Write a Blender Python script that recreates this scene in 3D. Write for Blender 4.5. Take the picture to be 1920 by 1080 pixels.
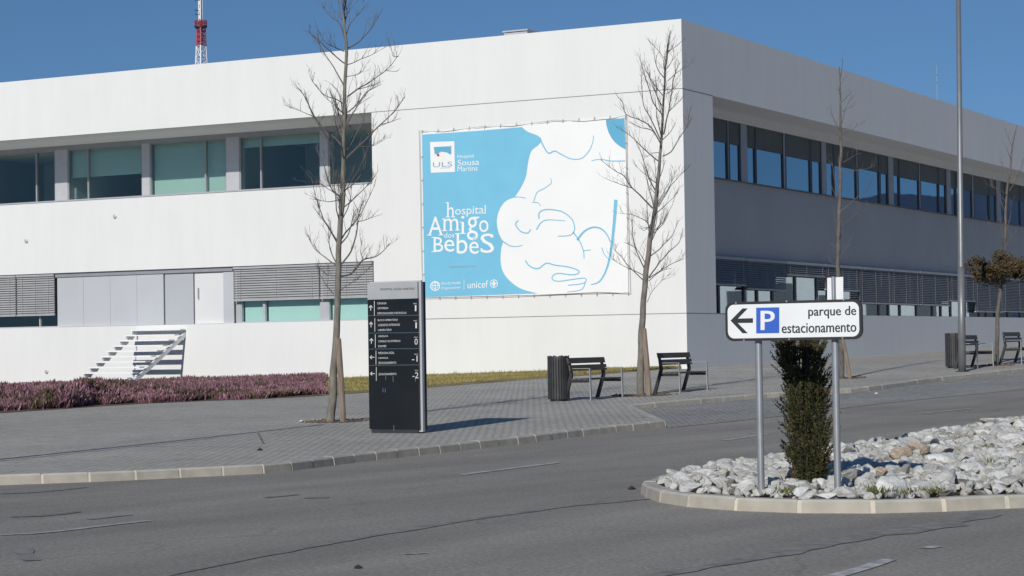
import bpy, math, random
from mathutils import Vector, Matrix, noise
from mathutils.geometry import tessellate_polygon
random.seed(7)
R = math.radians
for _o in list(bpy.data.objects): bpy.data.objects.remove(_o)
scn = bpy.context.scene
COL = scn.collection

# ------------------------------------------------------------- camera
F = 4000.0; CZ = 1.5
PITCH = math.atan(106/F); ROLL = R(-0.905)
FW = Vector((0, math.cos(PITCH), math.sin(PITCH))); UP0 = Vector((0, -math.sin(PITCH), math.cos(PITCH)))
RT = math.cos(ROLL)*Vector((1, 0, 0)) + math.sin(ROLL)*UP0
UP = -math.sin(ROLL)*Vector((1, 0, 0)) + math.cos(ROLL)*UP0
C = Vector((0, 0, CZ))
cam = bpy.data.cameras.new('camera'); cam.sensor_width = 36; cam.lens = 36*F/1920
cam.clip_start = 0.5; cam.clip_end = 6000
co = bpy.data.objects.new('camera', cam); COL.objects.link(co)
co.matrix_world = Matrix(((RT.x, UP.x, -FW.x, C.x), (RT.y, UP.y, -FW.y, C.y), (RT.z, UP.z, -FW.z, C.z), (0, 0, 0, 1)))
scn.camera = co

# ------------------------------------------------------------- light
SUN_AZ = 200.8; SUN_EL = 26.0
S = Vector((math.sin(R(SUN_AZ))*math.cos(R(SUN_EL)), math.cos(R(SUN_AZ))*math.cos(R(SUN_EL)), math.sin(R(SUN_EL))))
sl = bpy.data.lights.new('sun', 'SUN'); sl.energy = 3.5; sl.angle = R(0.53); sl.color = (1, 0.965, 0.885)
so = bpy.data.objects.new('sun', sl); COL.objects.link(so); so.rotation_euler = S.to_track_quat('Z', 'Y').to_euler(); so.location = (0, 0, 60)
w = bpy.data.worlds.new('World'); scn.world = w; w.use_nodes = True
wn = w.node_tree.nodes; wl = w.node_tree.links
bg = wn['Background']; sk = wn.new('ShaderNodeTexSky'); sk.sky_type = 'NISHITA'; sk.sun_disc = False
sk.sun_elevation = R(SUN_EL); sk.sun_rotation = R(SUN_AZ)
sk.altitude = 1050; sk.air_density = 1.0; sk.dust_density = 0.1; sk.ozone_density = 5.0
# thin, clear mountain air: the deep blue reaches further down towards the horizon
wtc = wn.new('ShaderNodeTexCoord'); wma = wn.new('ShaderNodeVectorMath'); wma.operation = 'MULTIPLY_ADD'
wl.new(wtc.outputs['Generated'], wma.inputs[0]); wma.inputs[1].default_value = (1, 1, .90); wma.inputs[2].default_value = (0, 0, .10)
wl.new(wma.outputs[0], sk.inputs[0])
wtn = wn.new('ShaderNodeMix'); wtn.data_type = 'RGBA'; wtn.blend_type = 'MULTIPLY'; wtn.inputs[0].default_value = 1.0
wtn.inputs[7].default_value = (0.91, 1.06, 1.11, 1)
wl.new(sk.outputs[0], wtn.inputs[6]); wl.new(wtn.outputs[2], bg.inputs[0]); bg.inputs[1].default_value = 0.062
scn.view_settings.view_transform = 'Standard'; scn.view_settings.look = 'None'
scn.view_settings.exposure = 0.0; scn.view_settings.gamma = 1.0; scn.view_settings.use_curve_mapping = False
scn.cycles.transparent_max_bounces = 24

# ------------------------------------------------------------- geometry of the place
def ray(x, y): return FW + RT*((x-960)/F) + UP*(-(y-540)/F)
def proj(P):
    d = Vector(P)-C; z = d.dot(FW); return 960+F*d.dot(RT)/z, 540-F*d.dot(UP)/z
def H(X, Y):
    t = min(1, max(0, (Y-26)/38)); t = .5*t + .5*t*t*(3-2*t)
    return CZ - 1.45*(1-t) + t*(-.95 + .0227*(min(40, max(-30, X))-5.3))
KH = 0.105
def G(x, y, off=0.0):
    d = ray(x, y); s = 3.0; P = C
    while s < 400:
        P = C+d*s
        if P.z - H(P.x, P.y) - off < 0: break
        s += .5
    lo, hi = s-.5, s
    for _ in range(30):
        m = (lo+hi)/2; P = C+d*m
        if P.z - H(P.x, P.y)-off < 0: hi = m
        else: lo = m
    return C+d*lo
GA = R(28.2)
U = Vector((-math.cos(GA), math.sin(GA), 0)); V = Vector((math.sin(GA), math.cos(GA), 0)); Z = Vector((0, 0, 1))
K = Vector((5.446, 66.745, 0))
def B3(u, v, z): return K + U*u + V*v + Z*z
class Plane:                       # vertical plane through O, normal n
    def __init__(s, O, n): s.O = O; s.n = n
    def at(s, x, y, off=0.0):      # off towards the camera side (-n)
        d = ray(x, y); O = s.O - s.n*off
        return C + d*((O-C).dot(s.n)/d.dot(s.n))
LP = Plane(K, V); RP = Plane(K, U)
def luz(x, y, depth=0.0):
    P = LP.at(x, y, -depth)-K; return P.dot(U), P.z
def rvz(x, y, depth=0.0):
    P = RP.at(x, y, -depth)-K; return P.dot(V), P.z

# ------------------------------------------------------------- mesh building helpers
class MB:
    def __init__(s): s.v = []; s.f = []; s.m = []
    def face(s, pts, mi=0):
        n = len(s.v); s.v += [tuple(p) for p in pts]; s.f.append(tuple(range(n, n+len(pts)))); s.m.append(mi)
    def hexa(s, p, mi=0):          # 8 corners: 0-3 bottom ring, 4-7 top ring
        p = [Vector(q) for q in p]
        if (p[1]-p[0]).cross(p[3]-p[0]).dot(p[4]-p[0]) < 0: p = [p[3], p[2], p[1], p[0], p[7], p[6], p[5], p[4]]
        n = len(s.v); s.v += [tuple(q) for q in p]
        for f in ((0,3,2,1),(4,5,6,7),(0,1,5,4),(1,2,6,5),(2,3,7,6),(3,0,4,7)):
            s.f.append(tuple(n+i for i in f)); s.m.append(mi)
    def bbox(s, u0, u1, v0, v1, z0, z1, mi=0, fr=None):
        fr = fr or B3
        s.hexa([fr(u0,v0,z0), fr(u1,v0,z0), fr(u1,v1,z0), fr(u0,v1,z0), fr(u0,v0,z1), fr(u1,v0,z1), fr(u1,v1,z1), fr(u0,v1,z1)], mi)
    def tube(s, pts, rad, n=6, mi=0, cap=True):
        pts = [Vector(p) for p in pts]
        if not isinstance(rad, (list, tuple)): rad = [rad]*len(pts)
        base = len(s.v); px = None
        for i, p in enumerate(pts):
            t = (pts[min(i+1, len(pts)-1)]-pts[max(i-1, 0)])
            if t.length < 1e-9: t = Vector((0, 0, 1))
            t.normalize()
            if px is None:
                a = Vector((0, 0, 1)) if abs(t.z) < .9 else Vector((1, 0, 0)); px = t.cross(a).normalized()
            else:
                px = (px - t*px.dot(t)); px = px.normalized() if px.length > 1e-6 else t.orthogonal().normalized()
            py = t.cross(px)
            for k in range(n):
                a = 2*math.pi*k/n; s.v.append(tuple(p+(px*math.cos(a)+py*math.sin(a))*rad[i]))
        for i in range(len(pts)-1):
            for k in range(n):
                a = base+i*n+k; b = base+i*n+(k+1) % n; s.f.append((a, b, b+n, a+n)); s.m.append(mi)
        if cap:
            s.f.append(tuple(base+k for k in reversed(range(n)))); s.m.append(mi)
            e = base+(len(pts)-1)*n; s.f.append(tuple(e+k for k in range(n))); s.m.append(mi)
    def poly(s, pts, mi=0):        # concave polygon
        n = len(s.v); s.v += [tuple(p) for p in pts]
        for t in tessellate_polygon([[Vector(p) for p in pts]]):
            s.f.append(tuple(n+i for i in t)); s.m.append(mi)
    def build(s, name, mats, parent=None, smooth=False):
        me = bpy.data.meshes.new(name); me.from_pydata(s.v, [], s.f)
        if not isinstance(mats, (list, tuple)): mats = [mats]
        for m in mats: me.materials.append(m)
        if len(mats) > 1: me.polygons.foreach_set('material_index', s.m)
        if smooth: me.polygons.foreach_set('use_smooth', [True]*len(s.f))
        me.update()
        o = bpy.data.objects.new(name, me); COL.objects.link(o)
        if parent:
            o.parent = parent; o.matrix_parent_inverse = parent.matrix_basis.inverted()
        return o
def thing(name, label, cat, loc=(0, 0, 0), group=None):
    o = bpy.data.objects.new(name, None); o.empty_display_size = .2; COL.objects.link(o); o.location = loc
    tag(o, label, cat, group); return o
def tag(o, label=None, cat=None, group=None, kind=None):
    if label: o['label'] = label
    if cat: o['category'] = cat
    if group: o['group'] = group
    if kind: o['kind'] = kind
    return o
def copy_tree(src, parent=None):
    c = src.copy(); COL.objects.link(c)
    if parent: c.parent = parent
    c.matrix_parent_inverse = src.matrix_parent_inverse.copy()
    for ch in list(src.children): copy_tree(ch, c)
    return c
def catmull(pts, n=6):
    pts = [Vector(p) for p in pts]; out = []
    for i in range(len(pts)-1):
        a = pts[max(i-1, 0)]; b = pts[i]; c = pts[i+1]; d = pts[min(i+2, len(pts)-1)]
        for k in range(n):
            t = k/n; out.append(.5*((2*b)+(c-a)*t+(2*a-5*b+4*c-d)*t*t+(3*b-a-3*c+d)*t**3))
    out.append(pts[-1]); return out

# ------------------------------------------------------------- materials
def new_mat(name):
    m = bpy.data.materials.new(name); m.use_nodes = True; nt = m.node_tree
    return m, nt, nt.nodes['Principled BSDF']
def N(nt, t, **kw):
    n = nt.nodes.new(t)
    for k, v in kw.items():
        if hasattr(n, k): setattr(n, k, v)
        else: n.inputs[k.replace('_', ' ')].default_value = v
    return n
def ramp(nt, stops):
    r = nt.nodes.new('ShaderNodeValToRGB'); e = r.color_ramp.elements
    while len(e) < len(stops): e.new(.5)
    for i, (p, c) in enumerate(stops):
        e[i].position = p; e[i].color = (c[0], c[1], c[2], 1)
    return r
def simple(name, col, rough=.6, metal=0.0, var=0.12, scale=6.0, bump=0.0, spec=.5, stretch=(1, 1, 1), det=6):
    m, nt, b = new_mat(name); L = nt.links
    tc = N(nt, 'ShaderNodeTexCoord'); mp = N(nt, 'ShaderNodeMapping'); mp.inputs['Scale'].default_value = stretch
    L.new(tc.outputs['Object'], mp.inputs[0])
    ns = N(nt, 'ShaderNodeTexNoise'); ns.inputs['Scale'].default_value = scale; ns.inputs['Detail'].default_value = det
    L.new(mp.outputs[0], ns.inputs['Vector'])
    r = ramp(nt, [(.3, [c*(1-var) for c in col]), (.7, [min(1, c*(1+var)) for c in col])])
    L.new(ns.outputs['Fac'], r.inputs[0]); L.new(r.outputs[0], b.inputs['Base Color'])
    b.inputs['Roughness'].default_value = rough; b.inputs['Metallic'].default_value = metal
    b.inputs['Specular IOR Level'].default_value = spec
    if bump:
        bp = N(nt, 'ShaderNodeBump'); bp.inputs['Strength'].default_value = bump; bp.inputs['Distance'].default_value = .02
        L.new(ns.outputs['Fac'], bp.inputs['Height']); L.new(bp.outputs[0], b.inputs['Normal'])
    return m
def mixc(nt, fac, a, b, mode='MIX'):
    m = nt.nodes.new('ShaderNodeMix'); m.data_type = 'RGBA'; m.blend_type = mode
    for i, x in ((0, fac), (6, a), (7, b)):
        if hasattr(x, 'links'): nt.links.new(x, m.inputs[i])
        elif i == 0: m.inputs[0].default_value = x
        else: m.inputs[i].default_value = (x[0], x[1], x[2], 1)
    return m.outputs[2]
def gridmap(nt, scale=(1, 1, 1), ang=-28.2, loc=(0, 0, 0)):
    g = N(nt, 'ShaderNodeNewGeometry'); mp = N(nt, 'ShaderNodeMapping'); mp.inputs['Rotation'].default_value = (0, 0, R(-ang))
    nt.links.new(g.outputs['Position'], mp.inputs[0]); m2 = N(nt, 'ShaderNodeMapping'); m2.inputs['Scale'].default_value = scale
    m2.inputs['Location'].default_value = loc
    nt.links.new(mp.outputs[0], m2.inputs[0]); return m2.outputs[0]
def noise_(nt, vec, scale, det=6, rough=.55):
    n = N(nt, 'ShaderNodeTexNoise'); n.inputs['Scale'].default_value = scale; n.inputs['Detail'].default_value = det; n.inputs['Roughness'].default_value = rough
    nt.links.new(vec, n.inputs['Vector']); return n.outputs['Fac']

def wall_mat():
    m, nt, b = new_mat('white_render'); L = nt.links
    v0 = gridmap(nt); vs = gridmap(nt, (1.1, 1.1, .16))
    n1 = noise_(nt, v0, .35, 5); n2 = noise_(nt, vs, 1.6, 7, .65); n3 = noise_(nt, v0, 14, 4)
    r1 = ramp(nt, [(.3, (.735, .735, .727)), (.7, (.76, .76, .752))]); L.new(n1, r1.inputs[0])
    r2 = ramp(nt, [(.32, (.965, .965, .968)), (.62, (1, 1, 1))]); L.new(n2, r2.inputs[0])
    c = mixc(nt, 1.0, r1.outputs[0], r2.outputs[0], 'MULTIPLY')
    L.new(c, b.inputs['Base Color']); b.inputs['Roughness'].default_value = .85; b.inputs['Specular IOR Level'].default_value = .25
    bp = N(nt, 'ShaderNodeBump'); bp.inputs['Strength'].default_value = .15; bp.inputs['Distance'].default_value = .01
    L.new(n3, bp.inputs['Height']); L.new(bp.outputs[0], b.inputs['Normal']); return m
def shade_wall_mat():              # same render made darker: the recess shade is put into the colour
    return simple('shaded_render', (.46, .455, .46), .85, var=.05, scale=.5, bump=.05, spec=.2)
def asphalt_mat():
    m, nt, b = new_mat('asphalt'); L = nt.links
    v = gridmap(nt, (1, 1, 0)); vs = gridmap(nt, (1, .16, 0), ang=-36)
    big = noise_(nt, v, .22, 6, .6); streak = noise_(nt, vs, .9, 6, .6); fine = noise_(nt, v, 26, 5, .8); mid = noise_(nt, v, 4, 5, .65)
    r = ramp(nt, [(.32, (.27, .253, .231)), (.7, (.325, .305, .279))]); L.new(big, r.inputs[0])
    rs = ramp(nt, [(.3, (.80, .80, .795)), (.68, (1.12, 1.12, 1.12))]); L.new(streak, rs.inputs[0])
    c = mixc(nt, 1, r.outputs[0], rs.outputs[0], 'MULTIPLY')
    rf = ramp(nt, [(.3, (.5, .5, .5)), (.5, (.98, .98, .98)), (.72, (1.75, 1.75, 1.72))]); L.new(fine, rf.inputs[0])
    c = mixc(nt, .8, c, rf.outputs[0], 'MULTIPLY')
    rm = ramp(nt, [(.28, (.8, .8, .8)), (.45, (1, 1, 1))]); L.new(mid, rm.inputs[0])
    c = mixc(nt, .6, c, rm.outputs[0], 'MULTIPLY')
    vo = N(nt, 'ShaderNodeTexVoronoi'); vo.feature = 'DISTANCE_TO_EDGE'; vo.inputs['Scale'].default_value = .16
    wn_ = N(nt, 'ShaderNodeTexNoise'); wn_.inputs['Scale'].default_value = .9; wn_.inputs['Detail'].default_value = 6; L.new(v, wn_.inputs['Vector'])
    ad = N(nt, 'ShaderNodeVectorMath', operation='MULTIPLY_ADD'); L.new(wn_.outputs['Color'], ad.inputs[0]); ad.inputs[1].default_value = (1.6, 1.6, 0); L.new(v, ad.inputs[2])
    L.new(ad.outputs[0], vo.inputs['Vector'])
    rc = ramp(nt, [(.0008, (.35, .35, .35)), (.0035, (1, 1, 1))]); L.new(vo.outputs['Distance'], rc.inputs[0])
    c = mixc(nt, .3, c, rc.outputs[0], 'MULTIPLY')
    L.new(c, b.inputs['Base Color']); b.inputs['Roughness'].default_value = .88; b.inputs['Specular IOR Level'].default_value = .3
    bp = N(nt, 'ShaderNodeBump'); bp.inputs['Strength'].default_value = .5; bp.inputs['Distance'].default_value = .012
    L.new(fine, bp.inputs['Height']); L.new(bp.outputs[0], b.inputs['Normal']); return m
def cobble_mat(name, c0, c1, size=.11, mort=(.11, .105, .1)):
    m, nt, b = new_mat(name); L = nt.links
    v = gridmap(nt, (1, 1, 0)); 
    wn_ = N(nt, 'ShaderNodeTexNoise'); wn_.inputs['Scale'].default_value = 2.2; wn_.inputs['Detail'].default_value = 3; L.new(v, wn_.inputs['Vector'])
    ad = N(nt, 'ShaderNodeVectorMath', operation='MULTIPLY_ADD'); L.new(wn_.outputs['Color'], ad.inputs[0]); ad.inputs[1].default_value = (.09, .09, 0); L.new(v, ad.inputs[2])
    br = N(nt, 'ShaderNodeTexBrick'); br.offset = .5; br.inputs['Scale'].default_value = 1
    br.inputs['Brick Width'].default_value = size*1.05; br.inputs['Row Height'].default_value = size; br.inputs['Mortar Size'].default_value = size*.10
    br.inputs['Mortar Smooth'].default_value = .6; br.inputs['Bias'].default_value = 0
    br.inputs['Color1'].default_value = (*c0, 1); br.inputs['Color2'].default_value = (*c1, 1); br.inputs['Mortar'].default_value = (*mort, 1)
    L.new(ad.outputs[0], br.inputs['Vector'])
    big = noise_(nt, v, .3, 5, .6); mid = noise_(nt, v, 2.3, 6, .7); fine = noise_(nt, v, 40, 3, .7)
    r = ramp(nt, [(.3, (.86, .86, .86)), (.7, (1.1, 1.1, 1.1))]); L.new(big, r.inputs[0])
    c = mixc(nt, 1, br.outputs['Color'], r.outputs[0], 'MULTIPLY')
    r2 = ramp(nt, [(.30, (.5, .5, .48)), (.42, (.96, .96, .96)), (.8, (1.1, 1.1, 1.09))]); L.new(mid, r2.inputs[0])
    c = mixc(nt, .8, c, r2.outputs[0], 'MULTIPLY')
    r3 = ramp(nt, [(.3, (.75, .75, .75)), (.7, (1.22, 1.22, 1.22))]); L.new(fine, r3.inputs[0])
    c = mixc(nt, .8, c, r3.outputs[0], 'MULTIPLY')
    L.new(c, b.inputs['Base Color']); b.inputs['Roughness'].default_value = .85; b.inputs['Specular IOR Level'].default_value = .3
    iv = N(nt, 'ShaderNodeMath', operation='MULTIPLY_ADD'); L.new(br.outputs['Fac'], iv.inputs[0]); iv.inputs[1].default_value = -1.; 
    L.new(fine, iv.inputs[2])
    bp = N(nt, 'ShaderNodeBump'); bp.inputs['Strength'].default_value = .6; bp.inputs['Distance'].default_value = .012
    L.new(iv.outputs[0], bp.inputs['Height']); L.new(bp.outputs[0], b.inputs['Normal']); return m
def glass_mat(name, tint, ior, refl=(.95, .97, 1)):
    m = bpy.data.materials.new(name); m.use_nodes = True; nt = m.node_tree; nt.nodes.remove(nt.nodes['Principled BSDF'])
    out = nt.nodes['Material Output']; tr = N(nt, 'ShaderNodeBsdfTransparent'); tr.inputs[0].default_value = (*tint, 1)
    gl = N(nt, 'ShaderNodeBsdfGlossy'); gl.inputs['Roughness'].default_value = .015; gl.inputs[0].default_value = (*refl, 1)
    lw_ = N(nt, 'ShaderNodeLayerWeight'); lw_.inputs[0].default_value = .5
    pw = N(nt, 'ShaderNodeMath', operation='POWER'); nt.links.new(lw_.outputs['Facing'], pw.inputs[0]); pw.inputs[1].default_value = 5.0
    fr = N(nt, 'ShaderNodeMath', operation='MULTIPLY_ADD'); nt.links.new(pw.outputs[0], fr.inputs[0]); fr.inputs[1].default_value = 1-ior; fr.inputs[2].default_value = ior; mx = N(nt, 'ShaderNodeMixShader')
    g = N(nt, 'ShaderNodeTexCoord'); nz = noise_(nt, g.outputs['Object'], .6, 2); bp = N(nt, 'ShaderNodeBump'); bp.inputs['Strength'].default_value = .04; bp.inputs['Distance'].default_value = .02
    nt.links.new(nz, bp.inputs['Height']); nt.links.new(bp.outputs[0], gl.inputs['Normal'])
    nt.links.new(fr.outputs[0], mx.inputs[0]); nt.links.new(tr.outputs[0], mx.inputs[1]); nt.links.new(gl.outputs[0], mx.inputs[2]); nt.links.new(mx.outputs[0], out.inputs[0]); return m
def rock_mat():
    m, nt, b = new_mat('granite_rock'); L = nt.links
    tc = N(nt, 'ShaderNodeTexCoord'); oi = N(nt, 'ShaderNodeObjectInfo')
    n1 = noise_(nt, tc.outputs['Object'], 3.0, 8, .7); n2 = noise_(nt, tc.outputs['Object'], 18, 5, .7)
    r = ramp(nt, [(.3, (.46, .45, .43)), (.5, (.72, .72, .705)), (.72, (.86, .86, .85))]); L.new(n1, r.inputs[0])
    r2 = ramp(nt, [(.3, (.6, .6, .6)), (.5, (1, 1, 1)), (.75, (1.2, 1.2, 1.2))]); L.new(n2, r2.inputs[0])
    c = mixc(nt, .8, r.outputs[0], r2.outputs[0], 'MULTIPLY')
    n3 = noise_(nt, tc.outputs['Object'], 1.3, 3)
    r3 = ramp(nt, [(.54, (0, 0, 0)), (.70, (.8, .8, .8))]); L.new(n3, r3.inputs[0])
    c = mixc(nt, r3.outputs[0], c, (.40, .34, .25))
    ro = ramp(nt, [(0, (.70, .69, .66)), (.5, (.95, .95, .95)), (1, (1.1, 1.1, 1.1))]); L.new(oi.outputs['Random'], ro.inputs[0])
    c = mixc(nt, 1, c, ro.outputs[0], 'MULTIPLY')
    L.new(c, b.inputs['Base Color']); b.inputs['Roughness'].default_value = .8; b.inputs['Specular IOR Level'].default_value = .3
    bp = N(nt, 'ShaderNodeBump'); bp.inputs['Strength'].default_value = .7; bp.inputs['Distance'].default_value = .03
    L.new(n2, bp.inputs['Height']); L.new(bp.outputs[0], b.inputs['Normal']); return m
def foliage(name, c0, c1, rough=.6, scale=2.0, trans=.0):
    m, nt, b = new_mat(name); L = nt.links
    g = N(nt, 'ShaderNodeNewGeometry'); 
    rp = ramp(nt, [(0, c0), (1, c1)]); L.new(g.outputs['Random Per Island'], rp.inputs[0])
    n1 = noise_(nt, g.outputs['Position'], scale, 4); r2 = ramp(nt, [(.3, (.72, .72, .72)), (.7, (1.25, 1.25, 1.25))]); L.new(n1, r2.inputs[0])
    c = mixc(nt, 1, rp.outputs[0], r2.outputs[0], 'MULTIPLY'); L.new(c, b.inputs['Base Color']); b.inputs['Roughness'].default_value = rough
    b.inputs['Specular IOR Level'].default_value = .25; return m

M = {}
M['wall'] = wall_mat(); M['shadewall'] = shade_wall_mat()
M['joint'] = simple('joint_shade_strip', (.22, .22, .22), .9, var=.1)  # raised strip coloured like the shade inside a groove
M['alu'] = simple('anodised_aluminium', (.50, .50, .52), .45, .25, var=.05, scale=3)
M['frame'] = simple('window_frame_metal', (.34, .35, .37), .45, .3, var=.06, scale=3)
M['darkframe'] = simple('dark_window_frame', (.10, .105, .12), .45, .3, var=.06, scale=3)
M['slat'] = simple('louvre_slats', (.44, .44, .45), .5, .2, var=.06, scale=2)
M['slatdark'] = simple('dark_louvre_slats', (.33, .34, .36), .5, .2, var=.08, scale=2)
M['panel'] = simple('pale_cladding_glass', (.50, .515, .54), .35, 0, var=.04, scale=.6)
M['panel2'] = simple('grey_cladding_panel', (.44, .455, .48), .4, 0, var=.04, scale=.6)
M['panelw'] = simple('white_door_panel', (.68, .68, .68), .5, 0, var=.02, scale=.6)
M['blind'] = simple('roller_blind', (.60, .67, .65), .8, 0, var=.03, scale=1)
M['reflw'] = simple('white_reflection_panel', (.80, .82, .82), .8, 0, var=.06, scale=1.5, stretch=(4, 4, .2))
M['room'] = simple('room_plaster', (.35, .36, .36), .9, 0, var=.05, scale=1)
M['glassL'] = glass_mat('teal_window_glass', (.80, .88, .86), .045)
M['glassC'] = glass_mat('pale_window_glass', (.88, .97, .95), .04)
M['glassR'] = glass_mat('mirror_window_glass', (.38, .50, .55), .34, (.80, .92, 1.0))
M['top_panel'] = simple('dark_green_panel', (.085, .10, .092), .6, 0, var=.15, scale=.8)
M['bin'] = simple('near_black_bin_slats', (.04, .04, .042), .55, 0, var=.2, scale=6)
M['hill'] = simple('hazy_far_hill', (.035, .06, .115), .95, 0, var=.3, scale=.004)  # distance haze is mixed into this blue
M['asphalt'] = asphalt_mat()
M['pave'] = cobble_mat('granite_setts', (.455, .43, .392), (.55, .521, .476), .13, (.25, .24, .225))
M['bay'] = cobble_mat('parking_setts', (.30, .297, .288), (.42, .415, .40), .12, (.19, .185, .175))
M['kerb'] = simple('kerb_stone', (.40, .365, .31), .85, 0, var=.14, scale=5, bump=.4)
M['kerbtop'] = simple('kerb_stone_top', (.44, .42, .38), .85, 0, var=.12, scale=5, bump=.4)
M['mortar'] = simple('kerb_mortar', (.60, .54, .45), .9, 0, var=.15, scale=12, bump=.3)
M['paint'] = simple('worn_road_paint', (.50, .50, .49), .8, 0, var=.45, scale=9, det=10)
M['dash'] = simple('faded_road_paint', (.40, .40, .395), .8, 0, var=.35, scale=9, det=10)
M['tar'] = simple('tar_seam', (.19, .182, .172), .75, 0, var=.3, scale=9)
M['tar2'] = simple('faint_tar_stain', (.24, .23, .217), .8, 0, var=.3, scale=9)
M['soil'] = simple('brown_soil', (.13, .09, .065), .95, 0, var=.35, scale=3, bump=.6)
M['steel'] = simple('galvanised_steel', (.34, .35, .37), .45, .5, var=.08, scale=8)
M['mast'] = simple('grey_mast_steel', (.22, .225, .235), .45, .4, var=.08, scale=4)
M['benchsteel'] = simple('bench_steel', (.36, .355, .35), .5, .3, var=.08, scale=6)
M['darkmetal'] = simple('dark_painted_steel', (.035, .037, .04), .5, .2, var=.1, scale=8)
M['wood'] = simple('dark_bench_wood', (.07, .064, .060), .65, 0, var=.3, scale=4, stretch=(1, 1, 8), bump=.2)
M['stake'] = simple('stake_wood', (.23, .18, .14), .85, 0, var=.25, scale=5, stretch=(4, 4, .6), bump=.5)
M['bark'] = simple('pale_brown_bark', (.18, .165, .14), .9, 0, var=.3, scale=7, stretch=(2, 2, .8), bump=.8)
M['bark2'] = simple('grey_bark', (.125, .11, .10), .9, 0, var=.3, scale=7, bump=.6)
M['twig'] = simple('grey_brown_twig', (.125, .11, .10), .9, 0, var=.2, scale=4)
M['white'] = simple('white_sign_paint', (.78, .79, .80), .4, 0, var=.03, scale=4)
M['black'] = simple('black_vinyl', (.022, .022, .024), .45, 0, var=.1, scale=4)
M['blue'] = simple('blue_sign_vinyl', (.035, .12, .55), .4, 0, var=.04, scale=4)
M['tblack'] = simple('black_totem_glass', (.010, .011, .012), .22, 0, var=.25, scale=1.5, spec=.5)
M['tgrey'] = simple('silver_totem_header', (.42, .425, .435), .4, .2, var=.05, scale=4)
M['twhite'] = simple('white_totem_lettering', (.62, .62, .62), .5, 0, var=.05)
M['tdark'] = simple('dark_totem_lettering', (.06, .06, .065), .5, 0, var=.05)
M['bwhite'] = simple('banner_white_vinyl', (.83, .83, .83), .55, 0, var=.02, scale=.8)
M['bblue'] = simple('banner_light_blue', (.18, .50, .70), .5, 0, var=.05, scale=.9)
M['bblue2'] = simple('banner_mid_blue', (.12, .40, .60), .5, 0, var=.05, scale=.9)
M['bgrey'] = simple('banner_grey_print', (.26, .36, .45), .5, 0, var=.1, scale=.9)
M['bred'] = simple('banner_red_print', (.55, .06, .08), .5, 0, var=.1, scale=.9)
M['rope'] = simple('lashing_rope', (.38, .37, .35), .8, 0, var=.2, scale=9)
M['red'] = simple('mast_red_paint', (.36, .05, .07), .5, 0, var=.1)
M['mastwhite'] = simple('mast_white_paint', (.72, .72, .74), .5, 0, var=.05)
M['rock'] = rock_mat()
M['rockorange'] = simple('rusty_rock', (.40, .32, .25), .85, 0, var=.3, scale=6, bump=.6)
M['heather'] = foliage('heather_bloom', (.13, .065, .075), (.42, .225, .285), .8, .8)
M['heathergreen'] = foliage('heather_green', (.05, .05, .03), (.15, .11, .06), .8, .8)
M['grass'] = foliage('dry_grass', (.24, .19, .07), (.34, .30, .12), .8, .5)
M['turf'] = simple('dry_turf', (.27, .215, .09), .95, 0, var=.35, scale=1.2, bump=.6)
M['yew'] = foliage('yew_needles', (.022, .026, .010), (.095, .095, .035), .6, 5)
M['yewb'] = foliage('yew_brown_needles', (.06, .04, .02), (.14, .09, .045), .6, 5)
M['crown'] = foliage('withered_leaves', (.045, .05, .022), (.15, .085, .045), .7, 3)
M['weed'] = foliage('weed_green', (.07, .09, .03), (.20, .18, .07), .7, 3)
M['litter'] = simple('white_litter', (.7, .7, .7), .7, 0, var=.1)
M['black_debris'] = simple('dark_debris', (.03, .025, .022), .9, 0, var=.3)

# ------------------------------------------------------------- ground and road
def axis(vals): return sorted(set(vals))
xs = [-2500, -900, -300, -120] + [-70+2*i for i in range(20)] + [-30+1*i for i in range(60)] + [30+2*i for i in range(16)] + [70, 100, 160, 400, 1000, 2500]
ys = [-400, -100, -40, -10] + [-4+1*i for i in range(95)] + [92+3*i for i in range(20)] + [170, 250, 500, 1200, 3000]
xs = axis(xs); ys = axis(ys)
g = MB(); g.v = [(x, y, H(x, y)) for y in ys for x in xs]; nx = len(xs)
for j in range(len(ys)-1):
    for i in range(nx-1): g.f.append((j*nx+i, j*nx+i+1, (j+1)*nx+i+1, (j+1)*nx+i)); g.m.append(0)
tag(g.build('road', M['asphalt']), kind='structure')

def xy(P): return Vector((P[0], P[1], 0))
# pavement front line (foot of the kerb), read off the ground
kerbpx = [(0, 910), (120, 906), (260, 900), (400, 893), (480, 889), (540, 884), (620, 874), (700, 864), (850, 847), (1000, 830), (1120, 815), (1250, 801)]
front = [xy(G(*p)) for p in kerbpx]
d0 = (front[0]-front[2]).normalized()
front = [front[0]+d0*30+Vector((0, -3, 0)), front[0]+d0*12, front[0]+d0*5] + front
front = catmull(front, 5)
jogpx = [(1185, 769), (1300, 759), (1450, 746), (1610, 736), (1757, 716), (1920, 698)]
jog = [xy(G(*p)) for p in jogpx]
dj = (jog[-1]-jog[-2]).normalized(); jog = catmull(jog+[jog[-1]+dj*20, jog[-1]+dj*60], 5)
def sheet(name, A, Bk, off, nt_, mat, nsub=1):
    m = MB(); n = nt_+1
    for a, b in zip(A, Bk):
        for k in range(n):
            t = k/nt_; p = a*(1-t)+b*t; of = off if not isinstance(off, tuple) else off[0]+(off[1]-off[0])*min(1, t*8)
            m.v.append((p.x, p.y, H(p.x, p.y)+KH*0+of))
    for i in range(len(A)-1):
        for k in range(nt_): m.f.append((i*n+k, (i+1)*n+k, (i+1)*n+k+1, i*n+k+1)); m.m.append(0)
    return m.build(name, mat)
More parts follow.
